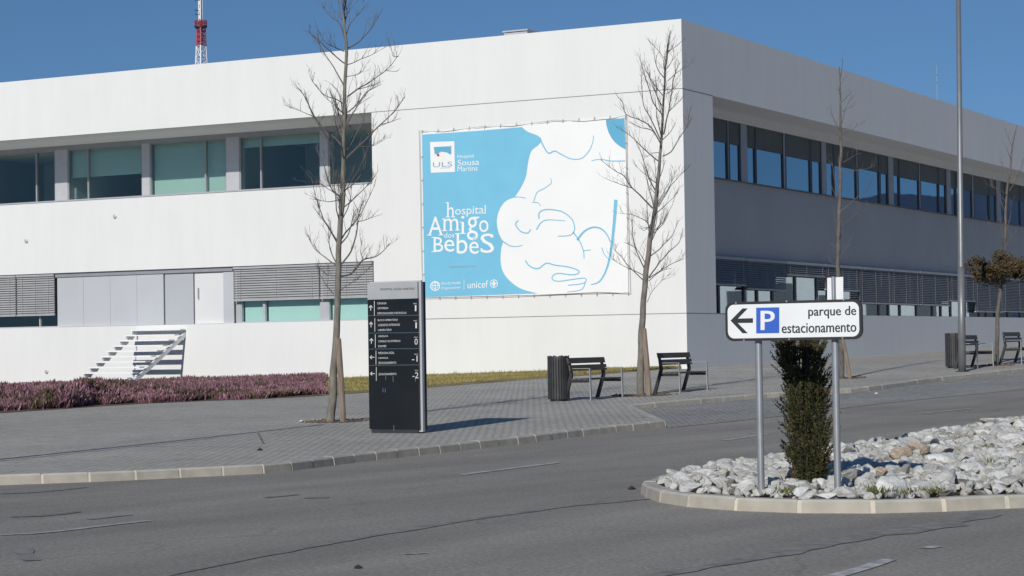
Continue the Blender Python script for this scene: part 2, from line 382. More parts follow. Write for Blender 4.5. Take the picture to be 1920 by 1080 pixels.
def resample(P, step):
    out = [P[0]]; acc = 0
    for a, b in zip(P, P[1:]):
        L_ = (b-a).length; s = step-acc
        while s <= L_:
            out.append(a+(b-a)*(s/L_)); s += step
        acc = (acc+L_) % step
    out.append(P[-1]); return out
# back line: along the two facades
fr_ = resample(front, 1.0); jg_ = resample(jog, 1.0)
def Lpt(u): p = K+U*u+V*.02; return xy(p)
def Rpt(v): p = K+V*v+U*.02; return xy(p)
nA = len(fr_); backA = [Lpt(70+(6-70)*i/(nA-1)) for i in range(nA)]
nB = len(jg_); kk = 6
backB = [xy(K)+(Lpt(6)-xy(K))*(1-i/kk) if i < kk else Rpt(90*(i-kk)/(nB-1-kk)) for i in range(nB)]
side = [front[-1]+(jog[0]-front[-1])*t for t in (.33, .66)]
def tuck(P, d):
    out = []
    for i in range(len(P)):
        t = (P[min(i+1, len(P)-1)]-P[max(i-1, 0)]).normalized(); out.append(P[i]+Vector((-t.y, t.x, 0))*d)
    return out
fr_ = tuck(fr_, .09); jg_ = tuck(jg_, .09); side = [p+Vector((-.09, 0, 0)) for p in side]
A = fr_+side+jg_; Bk = backA+[Lpt(6), Lpt(6)]+backB
tag(sheet('pavement', A, Bk, KH, 60, M['pave']), kind='structure')

def kerb(name, line, side_, width=.16, height=KH+.006, closed=False, seg=1.0, gap=.035, batter=.02, parts=None):
    """line: foot of the kerb; side_: +1 body lies to the left of travel"""
    m = MB(); P = resample(line, seg)
    pts = []
    for i in range(len(P)-1):
        d = P[i+1]-P[i]
        if d.length < 1e-4: continue
        pts.append((P[i], P[i+1]))
    def nrm(i):
        a = P[max(i-1, 0)]; b = P[min(i+1, len(P)-1)]
        if closed and (i == 0 or i == len(P)-1): a = P[-2]; b = P[1]
        d = (b-a).normalized(); return Vector((-d.y, d.x, 0))*side_
    for i in range(len(P)-1):
        a, b = P[i], P[i+1]
        if (b-a).length < .05: continue
        na, nb = nrm(i), nrm(i+1); g_ = gap/max(.2, (b-a).length)
        jz = random.uniform(-.004, .004); jo = random.uniform(-.004, .004)
        for (t0, t1, mi, h_, in_) in ((0, 1-g_, 0, height+jz, jo), (1-g_, 1, 2, height-.006, .006)):
            for (s0, s1) in (((t0, (t0+t1)/2), ((t0+t1)/2, t1)) if mi == 0 else ((t0, t1),)):
                q0 = a+(b-a)*s0; q1 = a+(b-a)*s1; n0 = na*(1-s0)+nb*s0; n1 = na*(1-s1)+nb*s1
                def pt(q, n_, o, z): r_ = q+n_*(o+in_); return (r_.x, r_.y, H(r_.x, r_.y)+z)
                f0, f1 = pt(q0, n0, 0, -.05), pt(q1, n1, 0, -.05)
                c0, c1 = pt(q0, n0, batter, h_-.02), pt(q1, n1, batter, h_-.02)
                e0, e1 = pt(q0, n0, batter+.02, h_), pt(q1, n1, batter+.02, h_)
                k0, k1 = pt(q0, n0, width, h_), pt(q1, n1, width, h_)
                z0, z1 = pt(q0, n0, width, -.05), pt(q1, n1, width, -.05)
                m.face([f0, f1, c1, c0], mi); m.face([c0, c1, e1, e0], 1 if mi == 0 else mi); m.face([e0, e1, k1, k0], 1 if mi == 0 else mi); m.face([k0, k1, z1, z0], mi)
                if s0 == t0: m.face([f0, c0, e0, k0, z0], mi)
                if s1 == t1: m.face([f1, z1, k1, e1, c1], mi)
    return tag(m.build(name, [M['kerb'], M['kerbtop'], M['mortar']]), kind='structure')
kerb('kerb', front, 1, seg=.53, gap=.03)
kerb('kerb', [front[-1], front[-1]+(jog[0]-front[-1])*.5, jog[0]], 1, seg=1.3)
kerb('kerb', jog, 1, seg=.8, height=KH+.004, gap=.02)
# parking bay of setts between the two kerbs and the road
bayf = catmull([xy(G(*p)) for p in [(1250, 803), (1330, 795), (1420, 786), (1520, 774), (1620, 761), (1770, 745), (1920, 730)]], 4)
db = (bayf[-1]-bayf[-2]).normalized(); bayf = resample(bayf+[bayf[-1]+db*70], 1.0)
jr = resample(jog, (sum((b-a).length for a, b in zip(jog, jog[1:])))/(len(bayf)-1)+1e-4)[:len(bayf)]
while len(jr) < len(bayf): jr.append(jog[-1])
tag(sheet('parking_bay', bayf, jr, .006, 8, M['bay']), kind='structure')

def strip(m, pxs, w0, off, mi=0, w1=None, jit=0.0):     # painted strip or seam following pixel-read ground points
    P = resample(catmull([xy(G(*p)) for p in pxs], 4), .25); n = len(P)
    for i in range(n-1):
        a, b = P[i], P[i+1]
        if (b-a).length < 1e-3: continue
        def hw(j): 
            t = j/(n-1); return (w0*(1-t)+(w1 if w1 is not None else w0)*t)/2*(1+jit*noise.noise(P[j]*3))
        def nn(j):
            d = (P[min(j+1, n-1)]-P[max(j-1, 0)]).normalized(); return Vector((-d.y, d.x, 0))
        q = [a-nn(i)*hw(i), b-nn(i+1)*hw(i+1), b+nn(i+1)*hw(i+1), a+nn(i)*hw(i)]
        m.face([(p.x, p.y, H(p.x, p.y)+off) for p in q], mi)
lane = MB()
for pp in ([(862, 891), (950, 880), (1045, 868)], [(1358, 826), (1400, 820), (1440, 814)], [(1500, 803), (1560, 795)], [(1722, 776), (1822, 766)]):
    strip(lane, pp, .13, .006, 0)
strip(lane, [(0, 1004), (80, 1000), (200, 986), (280, 977)], .09, .006, 0)
tag(lane.build('lane_marking', M['dash']), kind='structure')
lane = MB(); strip(lane, [(1520, 1092), (1600, 1072), (1668, 1050)], .13, .006, 0, .10); strip(lane, [(1733, 1029), (1758, 1025)], .10, .006); strip(lane, [(757, 1040), (803, 1038)], .05, .006)
tag(lane.build('lane_marking', M['paint']), kind='structure')
tar = MB()
strip(tar, [(290, 1085), (420, 1058), (560, 1030), (700, 1005), (830, 983), (950, 965), (1060, 950), (1150, 941), (1215, 935)], .06, .005, 1, .16, .9)
strip(tar, [(20, 970), (60, 969), (120, 964), (150, 960)], .14, .005, 0, .04, .8); strip(tar, [(165, 975), (220, 969), (250, 966)], .07, .005, 1, .03)
strip(tar, [(496, 934), (530, 931), (560, 928)], .06, .005, 0, .05, .6); strip(tar, [(570, 934), (617, 933)], .16, .005, 1, .16, .4)
strip(tar, [(1200, 1085), (1400, 1050), (1600, 1010), (1760, 985), (1840, 965)], .12, .005, 1, .4, .9)
strip(tar, [(38, 1028), (60, 1052)], .16, .005, 1, .1, .5); strip(tar, [(0, 926), (80, 922), (160, 914)], .22, .005, 1, .1, .7)
tag(tar.build('tar_seam', [M['tar'], M['tar2']]), kind='structure')

# far ridge to the right of the frame, mirrored low in the upper windows
m = MB(); rg = []
for i in range(121):
    a = R(18+i*.75); h_ = 178+60*noise.noise(Vector((i*.07, 2, 0)))+28*noise.noise(Vector((i*.3, 5, 0))); rg.append((math.sin(a)*2300, math.cos(a)*2300, h_))
for (x0, y0, h0), (x1, y1, h1) in zip(rg, rg[1:]):
    m.face([(x0*.9, y0*.9, -5), (x1*.9, y1*.9, -5), (x1, y1, h1), (x0, y0, h0)]); m.face([(x0, y0, h0), (x1, y1, h1), (x1*1.15, y1*1.15, -5), (x0*1.15, y0*1.15, -5)])
tag(m.build('hills', M['hill']), kind='structure')

# ------------------------------------------------------------- planting ground behind the pavement
def off_line(pxs, off): return [xy(G(x, y, off)) for x, y in pxs]
hf = off_line([(-420, 806), (-260, 793), (-120, 783), (0, 775), (120, 767), (250, 758), (360, 753), (470, 749), (560, 745), (608, 742)], KH)
gf = off_line([(604, 742), (690, 736), (800, 727), (900, 719), (1000, 711), (1100, 704), (1190, 697), (1275, 691)], KH)
def wallback(P, m_=.15):           # the point of the left facade straight behind, seen along V
    u = (P-K).dot(U); return xy(K+U*u-V*m_)
def farwall(P, m_=.15):            # where the horizontal line from the viewpoint through P meets the left facade
    O = xy(K-V*m_); d = (P-xy(C)).normalized(); return xy(C)+d*((O-xy(C)).dot(V)/d.dot(V))
sheet_h = resample(hf, 1.2); tag(sheet('soil_bed', sheet_h, [farwall(p) for p in sheet_h], (KH+.006, KH+.04), 30, M['soil']), kind='structure')
sheet_g = resample(gf, .8); tag(sheet('dry_lawn', sheet_g, [farwall(p, .06) for p in sheet_g], (KH+.008, KH+.06), 30, M['turf']), kind='structure')

# ------------------------------------------------------------- hospital building
bld = thing('hospital_building', 'long white two storey hospital with ribbon windows and flat roof behind the pavement', 'building', tuple(K))
zt, zj, zs1, zl, zs0 = 11.64, 9.45, 7.06, 4.40, 2.40
DL = 3.0; DR = 1.5; UE = 64; VE = 95
w_ = MB()
w_.bbox(0, UE, 0, VE, -1.5, zs0)
w_.bbox(DR, UE, 0, VE, zl, zs1); w_.bbox(0, DR, 0, 2.42, zs0, zj)
w_.bbox(DR, 11.48, 0, 2.42, zs1, zj); w_.bbox(DR, 11.48, 0, 2.42, zs0, zl)
w_.bbox(7.5, UE, 9, VE, zs0, zl); w_.bbox(7.5, UE, 9, VE, zs1, zj)
wall = w_.build('wall', M['wall'], bld)
gm = MB(); gm.bbox(DR-.004, DR+.1, 2.424, VE-.1, zl+.003, zs1-.003); gm.build('recessed_wall', M['shadewall'], bld)
gm = MB(); gm.bbox(.35, 7.4, .5, 8.9, zs0+.002, zs0+.004)
rf = MB(); rf.bbox(0, UE, 0, VE, zj, 11.2)
rf.bbox(0, UE, 0, .3, 11.2, zt); rf.bbox(0, .3, .3, VE, 11.2, zt); rf.bbox(.3, UE, VE-.3, VE, 11.2, zt); rf.bbox(UE-.3, UE, .3, VE-.3, 11.2, zt)
roof = rf.build('roof', M['wall'], bld)
jm = MB(); jm.bbox(-.003, 11.48, -.003, 0, zj-.012, zj+.012); jm.bbox(-.003, 0, 0, 2.42, zj-.015, zj+.012); jm.build('joint', M['joint'], wall)
jm = MB(); jm.bbox(-.003, 11.5, -.003, 0, zs0-.016, zs0+.008); jm.bbox(-.003, 0, 0, 4, zs0-.016, zs0+.008); jm.build('joint', M['joint'], wall)
# partition walls inside, so that rooms read as rooms
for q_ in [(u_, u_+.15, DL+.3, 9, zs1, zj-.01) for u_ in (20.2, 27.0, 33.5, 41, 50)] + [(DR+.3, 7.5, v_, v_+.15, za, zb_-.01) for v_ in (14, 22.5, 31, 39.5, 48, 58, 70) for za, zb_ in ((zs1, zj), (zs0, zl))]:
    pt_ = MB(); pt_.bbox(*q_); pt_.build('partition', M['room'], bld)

def frL(u, v, z): return B3(u, v, z)
def window(v_or_u, a, b, z0, z1, depth, glass, leaf='L', fm=None, blind=None, bz=None, fw=.05, bm=None, mull=()):
    """a window between a and b along the facade; leaf L = left facade, R = right facade"""
    fr = (lambda s, d, z: B3(s, d, z)) if leaf == 'L' else (lambda s, d, z: B3(d, s, z))
    f = MB(); d0, d1 = depth-.05, depth+.06
    f.bbox(a, b, d0, d1, z0, z0+fw, fr=fr); f.bbox(a, b, d0, d1, z1-fw, z1, fr=fr)
    f.bbox(a, a+fw, d0, d1, z0+fw, z1-fw, fr=fr); f.bbox(b-fw, b, d0, d1, z0+fw, z1-fw, fr=fr)
    for q in mull: f.bbox(q-fw*.6, q+fw*.6, d0-.01, d1, z0+fw, z1-fw, fr=fr)
    fo = f.build('window', fm or M['frame'], bld)
    p = MB(); p.bbox(a+fw*.5, b-fw*.5, depth, depth+.012, z0+fw*.5, z1-fw*.5, fr=fr); p.build('pane', glass, fo)
    if blind:
        q = MB(); q.bbox(a+fw, b-fw, depth+.16, depth+.17, bz, z1-.02, fr=fr); q.build('roller_blind', bm or M['blind'], fo)
    return fo
# upper left ribbon: edges read from the photograph at the window plane
def uL(x, y=340, d=3.0): return luz(x, y, d)[0]
zwt = 9.3
lw = [(697, 618, None, None), (603, 451, 491, 8.95), (427, 283, 387, zs1), (269, 129, 167, None), (106, -60, 69, None)]
lend = uL(-60)
window(0, 11.6, uL(618), zs1, zwt, DL, M['glassL'])
window(0, uL(603), uL(451), zs1, zwt, DL, M['glassL'], mull=(uL(491),), blind=True, bz=8.9)
window(0, uL(427), uL(283), zs1, zwt, DL, M['glassL'], mull=(uL(387),), blind=True, bz=zs1+.02)
window(0, uL(269), uL(129), zs1, zwt, DL, M['glassL'], mull=(uL(167),), blind=True, bz=8.2)
window(0, uL(106), uL(106)+3.9, zs1, zwt, DL, M['glassL'], mull=(uL(70),))
u_ = uL(106)+4.4
while u_ < UE-5:
    window(0, u_, u_+3.6, zs1, zwt, DL, M['glassL'], mull=(u_+1.0,)); u_ += 4.15
for (x0, x1) in ((618, 603), (451, 427), (283, 269), (129, 106)):
    c = MB(); c.bbox(uL(x0), uL(x1), DL-.08, DL+.3, zs1-.001, zwt); c.build('column', M['alu'], bld)
c = MB(); c.bbox(uL(106)+3.9, uL(106)+4.4, DL-.08, DL+.3, zs1-.001, zwt); c.build('column', M['alu'], bld)
c = MB(); c.bbox(11.5, UE, DL-.09, DL+.31, zwt, zj-.001); c.build('lintel', M['frame'], bld)
c = MB(); c.bbox(11.49, UE, .05, DL-.1, zs1, zs1+.004); c.build('sill', M['wall'], bld)
c = MB(); c.bbox(11.49, UE, -.03, .05, zs1-.03, zs1+.02); c.build('sill', M['alu'], bld)

# lower left opening: louvres, pale panels, door, teal windows
def uS(x, y=560): return luz(x, y, .32)[0]
def blinds(a, b, z0, z1, depth, mat, leaf='L', pitch=.085, name='louvre_blind', box=.10):
    fr = (lambda s, d, z: B3(s, d, z)) if leaf == 'L' else (lambda s, d, z: B3(d, s, z))
    m = MB(); z = z1-box; m.bbox(a+.005, b-.005, depth-.06, depth+.06, z1-box, z1-.004, fr=fr)
    while z > z0:
        m.hexa([fr(a+.02, depth-.035, z-pitch*.86), fr(b-.02, depth-.035, z-pitch*.86), fr(b-.02, depth-.028, z-pitch*.86), fr(a+.02, depth-.028, z-pitch*.86),
                fr(a+.02, depth+.028, z), fr(b-.02, depth+.028, z), fr(b-.02, depth+.035, z), fr(a+.02, depth+.035, z)]); z -= pitch
    for q in (a+.3, (a+b)/2, b-.3): m.bbox(q-.006, q+.006, depth-.045, depth-.04, z0, z1-box, fr=fr)
    m.bbox(a+.01, b-.01, depth-.04, depth+.04, z0-.05, z0, fr=fr)
    return m.build(name, mat, bld)
zb = luz(560, 559, .1)[1]
blinds(11.56, uS(606), zb, zl, .12, M['slat']); blinds(uS(606)+.01, uS(445), zb, zl, .12, M['slat'])
d_ = .36
def uD(x): return luz(x, 600, d_)[0]
window(0, 11.5, uD(617), zs0, zl, d_, M['glassC'], blind=True, bz=zs0+.02, fm=M['alu'])
window(0, uD(604), uD(497), zs0, zl, d_, M['glassC'], blind=True, bz=zs0+.02, fm=M['alu'])
window(0, uD(497), uD(453), zs0, zl, d_, M['glassC'], blind=True, bz=zs0+.02, fm=M['alu'])
for q0, q1 in ((617, 604), (453, 445)): c = MB(); c.bbox(uD(q0), uD(q1), d_-.06, d_+.2, zs0, zl-.001); c.build('column', M['alu'], bld)
c = MB(); c.bbox(uD(442), uD(371), .2, .3, zs0+.01, zl-.16); do = c.build('door', M['panelw'], bld)
c = MB(); c.bbox(uD(371)-.2, uD(371)-.16, .13, .16, zs0+.9, zs0+1.3); c.build('handle', M['alu'], do)
c = MB(); c.bbox(uD(445), uD(430)+.1, .16, .2, zs0, zl-.15); c.build('panel', M['panel'], bld)
c = MB(); c.bbox(uD(369), uD(316), .18, .3, zs0+.01, zl-.16); c.build('panel', M['panel2'], bld)
xx = [314, 264, 214, 164, 115]
for i in range(4):
    c = MB(); c.bbox(uD(xx[i])+.004, uD(xx[i+1])-.004, .15, .3, zs0+.01, zl-.16); c.build('panel', M['panel'] if i != 1 else M['panel'], bld)
c = MB(); c.bbox(uD(445), uD(113), .1, .42, zl-.155, zl-.001); c.bbox(uD(445), uD(113), .3, .42, zs0, zl-.155); c.build('lintel', M['frame'], bld)
uq = uD(112); zb2 = luz(60, 590, .1)[1]
while uq < UE-6:
    blinds(uq+.01, uq+1.85, zb2, zl, .12, M['slat']); blinds(uq+1.87, uq+3.7, zb2, zl, .12, M['slat'])
    window(0, uq, uq+3.72, zs0, zl, d_, M['glassL'], mull=(uq+.9,), fm=M['alu']); uq += 3.74
# small round wall fixtures
for (x, y) in ((216, 406), (50, 452), (88, 697)):
    P = LP.at(x, y); m = MB(); m.tube([P+V*.02, P-V*.04, P-V*.05], [.075, .075, .05], 14); m.build('wall_drain', M['alu'], wall)

# right facade, upper ribbon
gr = M['glassR']
def vR(cx): return rvz(1300+cx/2.16, 300, DR)[0]
cuts = [(78, 135), (142, 185), 'C', (212, 247), (250, 360), (370, 470), (474, 512), 'C', (532, 563), (565, 655), (662, 748), (752, 782), 'C', (803, 828), (830, 908), (915, 987), (989, 1017), 'C', (1035, 1056), (1058, 1122), (1130, 1190), (1193, 1218), 'C']
zrt = 9.14; zrb = zs1
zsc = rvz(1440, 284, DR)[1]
def top_panel(fo, a, b):
    m = MB(); zz = zsc+random.choice((0, 0, 0, .03, -.04)); m.bbox(DR-.03, DR-.015, a+.04, b-.04, zz, zrt-.04); m.build('upper_panel', M['top_panel'], fo)  # flat dark green panel over the top of each pane
segs = [c for c in cuts if c != 'C']
for s in segs:
    a, b = vR(s[0]), vR(s[1])
    if s[0] == 78: a = 2.6
    fo = window(0, a, b+.02, zrb, zrt, DR, gr, 'R', fm=M['darkframe'], fw=.04); top_panel(fo, a, b+.02)
ends = [(185, 212), (512, 532), (782, 803), (1017, 1035)]
for a, b in ends:
    c = MB(); c.bbox(DR-.07, DR+.2, vR(a)+.03, vR(b)-.01, zrb, zrt); c.build('column', M['frame'], bld)
def fill(a, b):
    c = MB(); c.bbox(DR-.03, DR+.1, a+.001, b-.001, zrb, zrt); c.build('mullion', M['frame'], bld)
for i in range(len(segs)-1):
    if segs[i+1][0]-segs[i][1] < 12: fill(vR(segs[i][1])+.02, vR(segs[i+1][0]))
P0 = vR(1218); per = vR(1017)-vR(782)
v_ = P0+.05
while v_ < VE-10:
    c = MB(); c.bbox(DR-.07, DR+.2, v_, v_+.75, zrb, zrt); c.build('column', M['frame'], bld)
    q = v_+.77
    for wd in (.9, 2.8, 2.8, .95): fo = window(0, q, q+wd, zrb, zrt, DR, gr, 'R', fm=M['darkframe']); top_panel(fo, q, q+wd); q += wd+.02
    v_ = q
c = MB(); c.bbox(DR-.08, DR+.25, 2.43, VE-.5, zrt, zj-.001); c.build('lintel', M['wall'], bld)
c = MB(); c.bbox(DR-.14, DR+.05, 2.43, VE-.5, zs1+.001, zs1+.03); c.build('sill', M['darkframe'], bld)

# right facade, lower ribbon: blinds in front of windows
def vB(cx): return rvz(1320+cx/3.2, 570, DR-.2)[0]
def zB(x, cy): return rvz(1320+x/3.2, 460+cy/3.2, DR-.2)[1]
lowsegs = [(65, 262, 232), (262, 505, 262), (505, 735, 180), (735, 938, 265), (938, 1130, 345), (1130, 1300, 350), (1300, 1480, 356), (1480, 1632, 330), (1632, 1800, 396), (1800, 1990, 396)]
for i, (a, b, cy) in enumerate(lowsegs):
    va, vb = vB(a), vB(b)
    if i == 0: va = 2.45
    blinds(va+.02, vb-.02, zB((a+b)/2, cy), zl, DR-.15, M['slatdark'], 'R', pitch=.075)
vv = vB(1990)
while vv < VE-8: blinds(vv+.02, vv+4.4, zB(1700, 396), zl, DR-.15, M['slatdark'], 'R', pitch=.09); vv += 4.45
vv = 2.45; k = 0; rr = random.Random(3)
while vv < VE-6:
    wd = (1.5, 2.3, 2.3, 1.2)[k % 4]
    fo = window(0, vv, vv+wd, zs0, zl, DR+.05, gr, 'R', fm=M['darkframe'], fw=.06)
    if rr.random() < .75:
        m = MB(); a_ = vv+.1+rr.random()*.3; b_ = vv+wd-.1-rr.random()*.5; m.bbox(DR+.25, DR+.27, a_, b_, zs0+.02, zl-.1); m.build('reflection_panel', M['reflw'], fo)  # white panel behind the glass, painting in bright reflections
    vv += wd+.02; k += 1
# things seen behind the low wall on the right facade sill
# roof vent and thin aerials
def on_roof(x, y, vdist):
    pl = Plane(K+V*vdist, V); return pl.at(x, y)
P = on_roof(978, 62, 5.0); vt = MB()
loc = P-K; uu, vv_ = loc.dot(U), loc.dot(V)
vt.bbox(uu-.42, uu+.42, vv_-.4, vv_+.4, 11.2, P.z+.0)
for k in range(3): vt.bbox(uu-.46, uu+.46, vv_-.45, vv_-.4, P.z-.10-k*.13, P.z-.03-k*.13)
vt.bbox(uu-.5, uu+.5, vv_-.5, vv_+.5, P.z+.0, P.z+.05)
tag(vt.build('roof_vent', M['alu']), 'small light grey box vent peeking over the white parapet', 'roof vent')
pl = Plane(K+U*6, U); P = pl.at(1756, 122); b_ = Vector((P.x, P.y, 11.2))
m = MB(); m.tube([b_, P+Z*-.6, P], [.03, .018, .012], 6); m.tube([P-Z*.5-V*.25, P-Z*.5+V*.25], .01, 5); m.tube([P-Z*.9-V*.18, P-Z*.9+V*.18], .01, 5)
tag(m.build('roof_aerial', M['frame']), 'thin whip aerial standing on the roof above the shaded facade', 'aerial')

# ------------------------------------------------------------- red and white lattice mast far behind
MY = 165.0
def farp(x, y): d = ray(x, y); return C+d*(MY/d.y)
cx_ = farp(377, 100); mz = lambda y: farp(377, y).z
tower = thing('lattice_mast', 'tall red and white lattice radio mast rising behind the roof on the left', 'radio mast', (cx_.x, MY, 0))
def ring(z, r): return [Vector((cx_.x+math.cos(a)*r, MY+math.sin(a)*r, z)) for a in (R(35), R(155), R(275))]
def lattice(name, zs, rs, rad, mat, cross=True):
    m = MB(); rings = [ring(z, r) for z, r in zip(zs, rs)]
    for k in range(3): m.tube([q[k] for q in rings], rad, 5)
    for a, b in zip(rings, rings[1:]):
        for k in range(3):
            m.tube([a[k], b[(k+1) % 3]], rad*.5, 4); m.tube([a[(k+1) % 3], b[k]], rad*.5, 4); m.tube([b[k], b[(k+1) % 3]], rad*.45, 4)
    return m.build(name, mat, tower)
z1_, z2_, z3_ = mz(86), mz(50), mz(39)
lattice('white_section', [0, 5, 10, 13, 16, 19, z1_-2, z1_-1, z1_], [1.6, 1.35, 1.1, .95, .85, .72, .55, .48, .42], .06, M['mastwhite'])
n_ = 4; lattice('red_section', [z1_+(z2_-z1_)*i/n_ for i in range(n_+1)], [.42-.06*i/n_ for i in range(n_+1)], .065, M['red'])
m = MB(); m.tube([(cx_.x, MY, z2_-.06), (cx_.x, MY, z2_+.06)], .5, 16); m.build('platform', M['darkmetal'], tower)
m = MB()
for zz in (z2_+.06, z2_+.3, z3_): m.tube([Vector((cx_.x+math.cos(R(a))*.46, MY+math.sin(R(a))*.46, zz)) for a in range(0, 361, 30)], .028, 4)
for a in range(0, 360, 30): m.tube([(cx_.x+math.cos(R(a))*.46, MY+math.sin(R(a))*.46, z2_), (cx_.x+math.cos(R(a))*.46, MY+math.sin(R(a))*.46, z3_)], .03, 4)
m.tube([(cx_.x, MY, z2_), (cx_.x, MY, z3_)], .16, 8)
m.build('railing', M['red'], tower)
n_ = 14; lattice('upper_section', [z3_+.55*i for i in range(n_+1)], [.16]*(n_+1), .05, M['mastwhite'])
m = MB()
for i, zz in enumerate((z3_+.5, z3_+.8, z3_+1.6, z3_+1.75)): m.tube([(cx_.x-.1, MY, zz), (cx_.x-.42, MY, zz+.02)], .02, 4); m.tube([(cx_.x-.36, MY, zz-.1), (cx_.x-.36, MY, zz+.12)], .022, 4)
m.tube([(cx_.x+.25, MY-.2, z1_+.2), (cx_.x+.36, MY-.2, z2_-.7)], .05, 5)
m.build('antenna', M['darkmetal'], tower)

# ------------------------------------------------------------- low white block added outside the frame to whiten reflections in ground floor glass
pv = thing('white_reflector', 'added low white block out of frame for white reflections in the ground floor windows', 'building', tuple(B3(-24, 70, 0)))
m = MB(); m.bbox(-46, -7, 66, 76, -1, 5.6); m.build('wall', M['wall'], pv)
for k in range(12):
    m = MB(); m.bbox(-44.5+3.1*k, -43.1+3.1*k, 65.96, 66, 1.8, 4.3+.4*(k % 3)); m.build('window', M['darkframe'], pv)
m = MB(); m.bbox(-46.2, -6.8, 65.8, 76.2, 5.6, 5.8); m.build('roof', M['alu'], pv)

# ------------------------------------------------------------- open white stair in front of the left facade
st = thing('outside_stair', 'open white steel stair climbing to the raised ground floor behind the heather', 'stair', tuple(B3(20, -1.5, .3)))
ua = luz(350, 660)[0]; ub = luz(256, 660)[0]
for k in range(10):
    zk = zs0-.16-.185*k; vk = -.06-.334*k
    m = MB(); m.bbox(ua, ub, vk-.30, vk-.02, zk-.045, zk); m.build('tread', M['white'], st)
    m = MB(); m.hexa([B3(ub-.10, vk-.22, zk-.17), B3(ub-.06, vk-.22, zk-.17), B3(ub-.06, vk+.06, zk-.17), B3(ub-.10, vk+.06, zk-.17),
                      B3(ub-.10, vk-.32, zk-.046), B3(ub-.06, vk-.32, zk-.046), B3(ub-.06, vk+.20, zk-.046), B3(ub-.10, vk+.20, zk-.046)]) if vk < -.3 else m.bbox(ub-.1, ub-.06, vk-.3, vk-.02, zk-.17, zk-.046); m.build('bracket', M['white'], st)
m = MB(); a = B3(ua+.06, -.02, zs0-.36); b = B3(ua+.06, -.02-.334*10, zs0-.36-.185*10); h = .085
m.hexa([a+U*.035-Z*h, b+U*.035-Z*h, b-U*.035-Z*h, a-U*.035-Z*h, a+U*.035+Z*h, b+U*.035+Z*h, b-U*.035+Z*h, a-U*.035+Z*h]); m.build('stringer', M['white'], st)
# ------------------------------------------------------------- banner
def bp(cx, cy, off): return LP.at(760+cx/2.5717, 180+cy/2.5714, off)
ban = thing('hospital_banner', 'large blue and white printed banner of a nursing mother lashed to the white wall', 'banner', tuple(bp(570, 960, .05)))
m = MB()
crn = [(80, 178), (1060, 102), (1076, 948), (90, 972)]
NX, NY = 24, 14
def edge(s, t):
    a, b, c_, d = crn; x = (a[0]*(1-s)+b[0]*s)*(1-t)+(d[0]*(1-s)+c_[0]*s)*t; y = (a[1]*(1-s)+b[1]*s)*(1-t)+(d[1]*(1-s)+c_[1]*s)*t; return x, y
m.hexa([bp(*crn[3], .05), bp(*crn[2], .05), bp(*crn[2], .03), bp(*crn[3], .03), bp(*crn[0], .05), bp(*crn[1], .05), bp(*crn[1], .03), bp(*crn[0], .03)])
m.build('sheet', M['bwhite'], ban)
field = [(80, 186), (320, 170), (560, 150)] + [tuple(p)[:2] for p in catmull([(563, 150, 0), (590, 172, 0), (640, 192, 0), (656, 214, 0), (640, 238, 0), (608, 265, 0), (592, 320, 0), (582, 385, 0), (558, 440, 0), (528, 486, 0)], 5)] + \
        [tuple(p)[:2] for p in catmull([(520, 489, 0), (480, 510, 0), (452, 552, 0), (441, 605, 0), (450, 660, 0), (472, 702, 0)], 5)] + \
        [tuple(p)[:2] for p in catmull([(463, 730, 0), (459, 790, 0), (470, 845, 0), (505, 892, 0), (560, 930, 0), (640, 952, 0)], 5)] + [(340, 962), (93, 970)]
m = MB(); m.poly([bp(x, y, .054) for x, y in field]); m.build('blue_field', M['bblue'], ban)
m = MB(); m.poly([bp(x, y, .054) for x, y in [(967, 115), (1057, 106), (1062, 258)] + [tuple(p)[:2] for p in catmull([(1035, 243, 0), (1005, 217, 0), (982, 180, 0), (969, 140, 0)], 4)]]); m.build('blue_corner', M['bblue2'], ban)
strokes = [
 ([(648, 200), (665, 240), (690, 275), (720, 265), (750, 280), (800, 303), (850, 300), (885, 265), (903, 225), (908, 190)], 7, 3),
 ([(897, 312), (940, 305), (990, 313), (1060, 313)], 3, 5), ([(700, 395), (703, 420), (670, 445), (635, 465), (620, 508)], 3, 4),
 ([(612, 512), (640, 515), (652, 532)], 4, 3), ([(500, 492), (540, 486), (580, 492)], 5, 3), ([(545, 600), (532, 615), (540, 635), (560, 655), (590, 660), (605, 642)], 6, 5),
 ([(645, 592), (645, 565), (665, 550), (710, 548), (760, 560), (800, 590), (815, 625), (812, 655), (790, 672), (735, 676)], 6, 4),
 ([(632, 645), (655, 610), (690, 597), (770, 602)], 6, 3), ([(808, 655), (840, 700), (858, 745), (862, 785)], 6, 4),
 ([(828, 695), (860, 655), (900, 634), (940, 638), (970, 665), (990, 705)], 10, 5), ([(858, 746), (895, 742)], 4, 3),
 ([(1015, 500), (1008, 600), (995, 720), (975, 820), (940, 890), (895, 910)], 17, 4), ([(947, 730), (960, 765), (985, 790)], 4, 3),
 ([(470, 700), (500, 720), (530, 726), (565, 720)], 6, 3),
 ([(578, 792), (600, 820), (640, 832), (680, 806), (720, 815), (790, 825), (835, 842), (832, 856), (800, 862), (740, 855), (712, 865), (710, 885), (740, 893), (800, 885), (860, 878), (872, 890), (850, 905), (785, 912)], 6, 4),
 ([(868, 895), (858, 925), (835, 938), (780, 945)], 4, 3)]
m = MB()
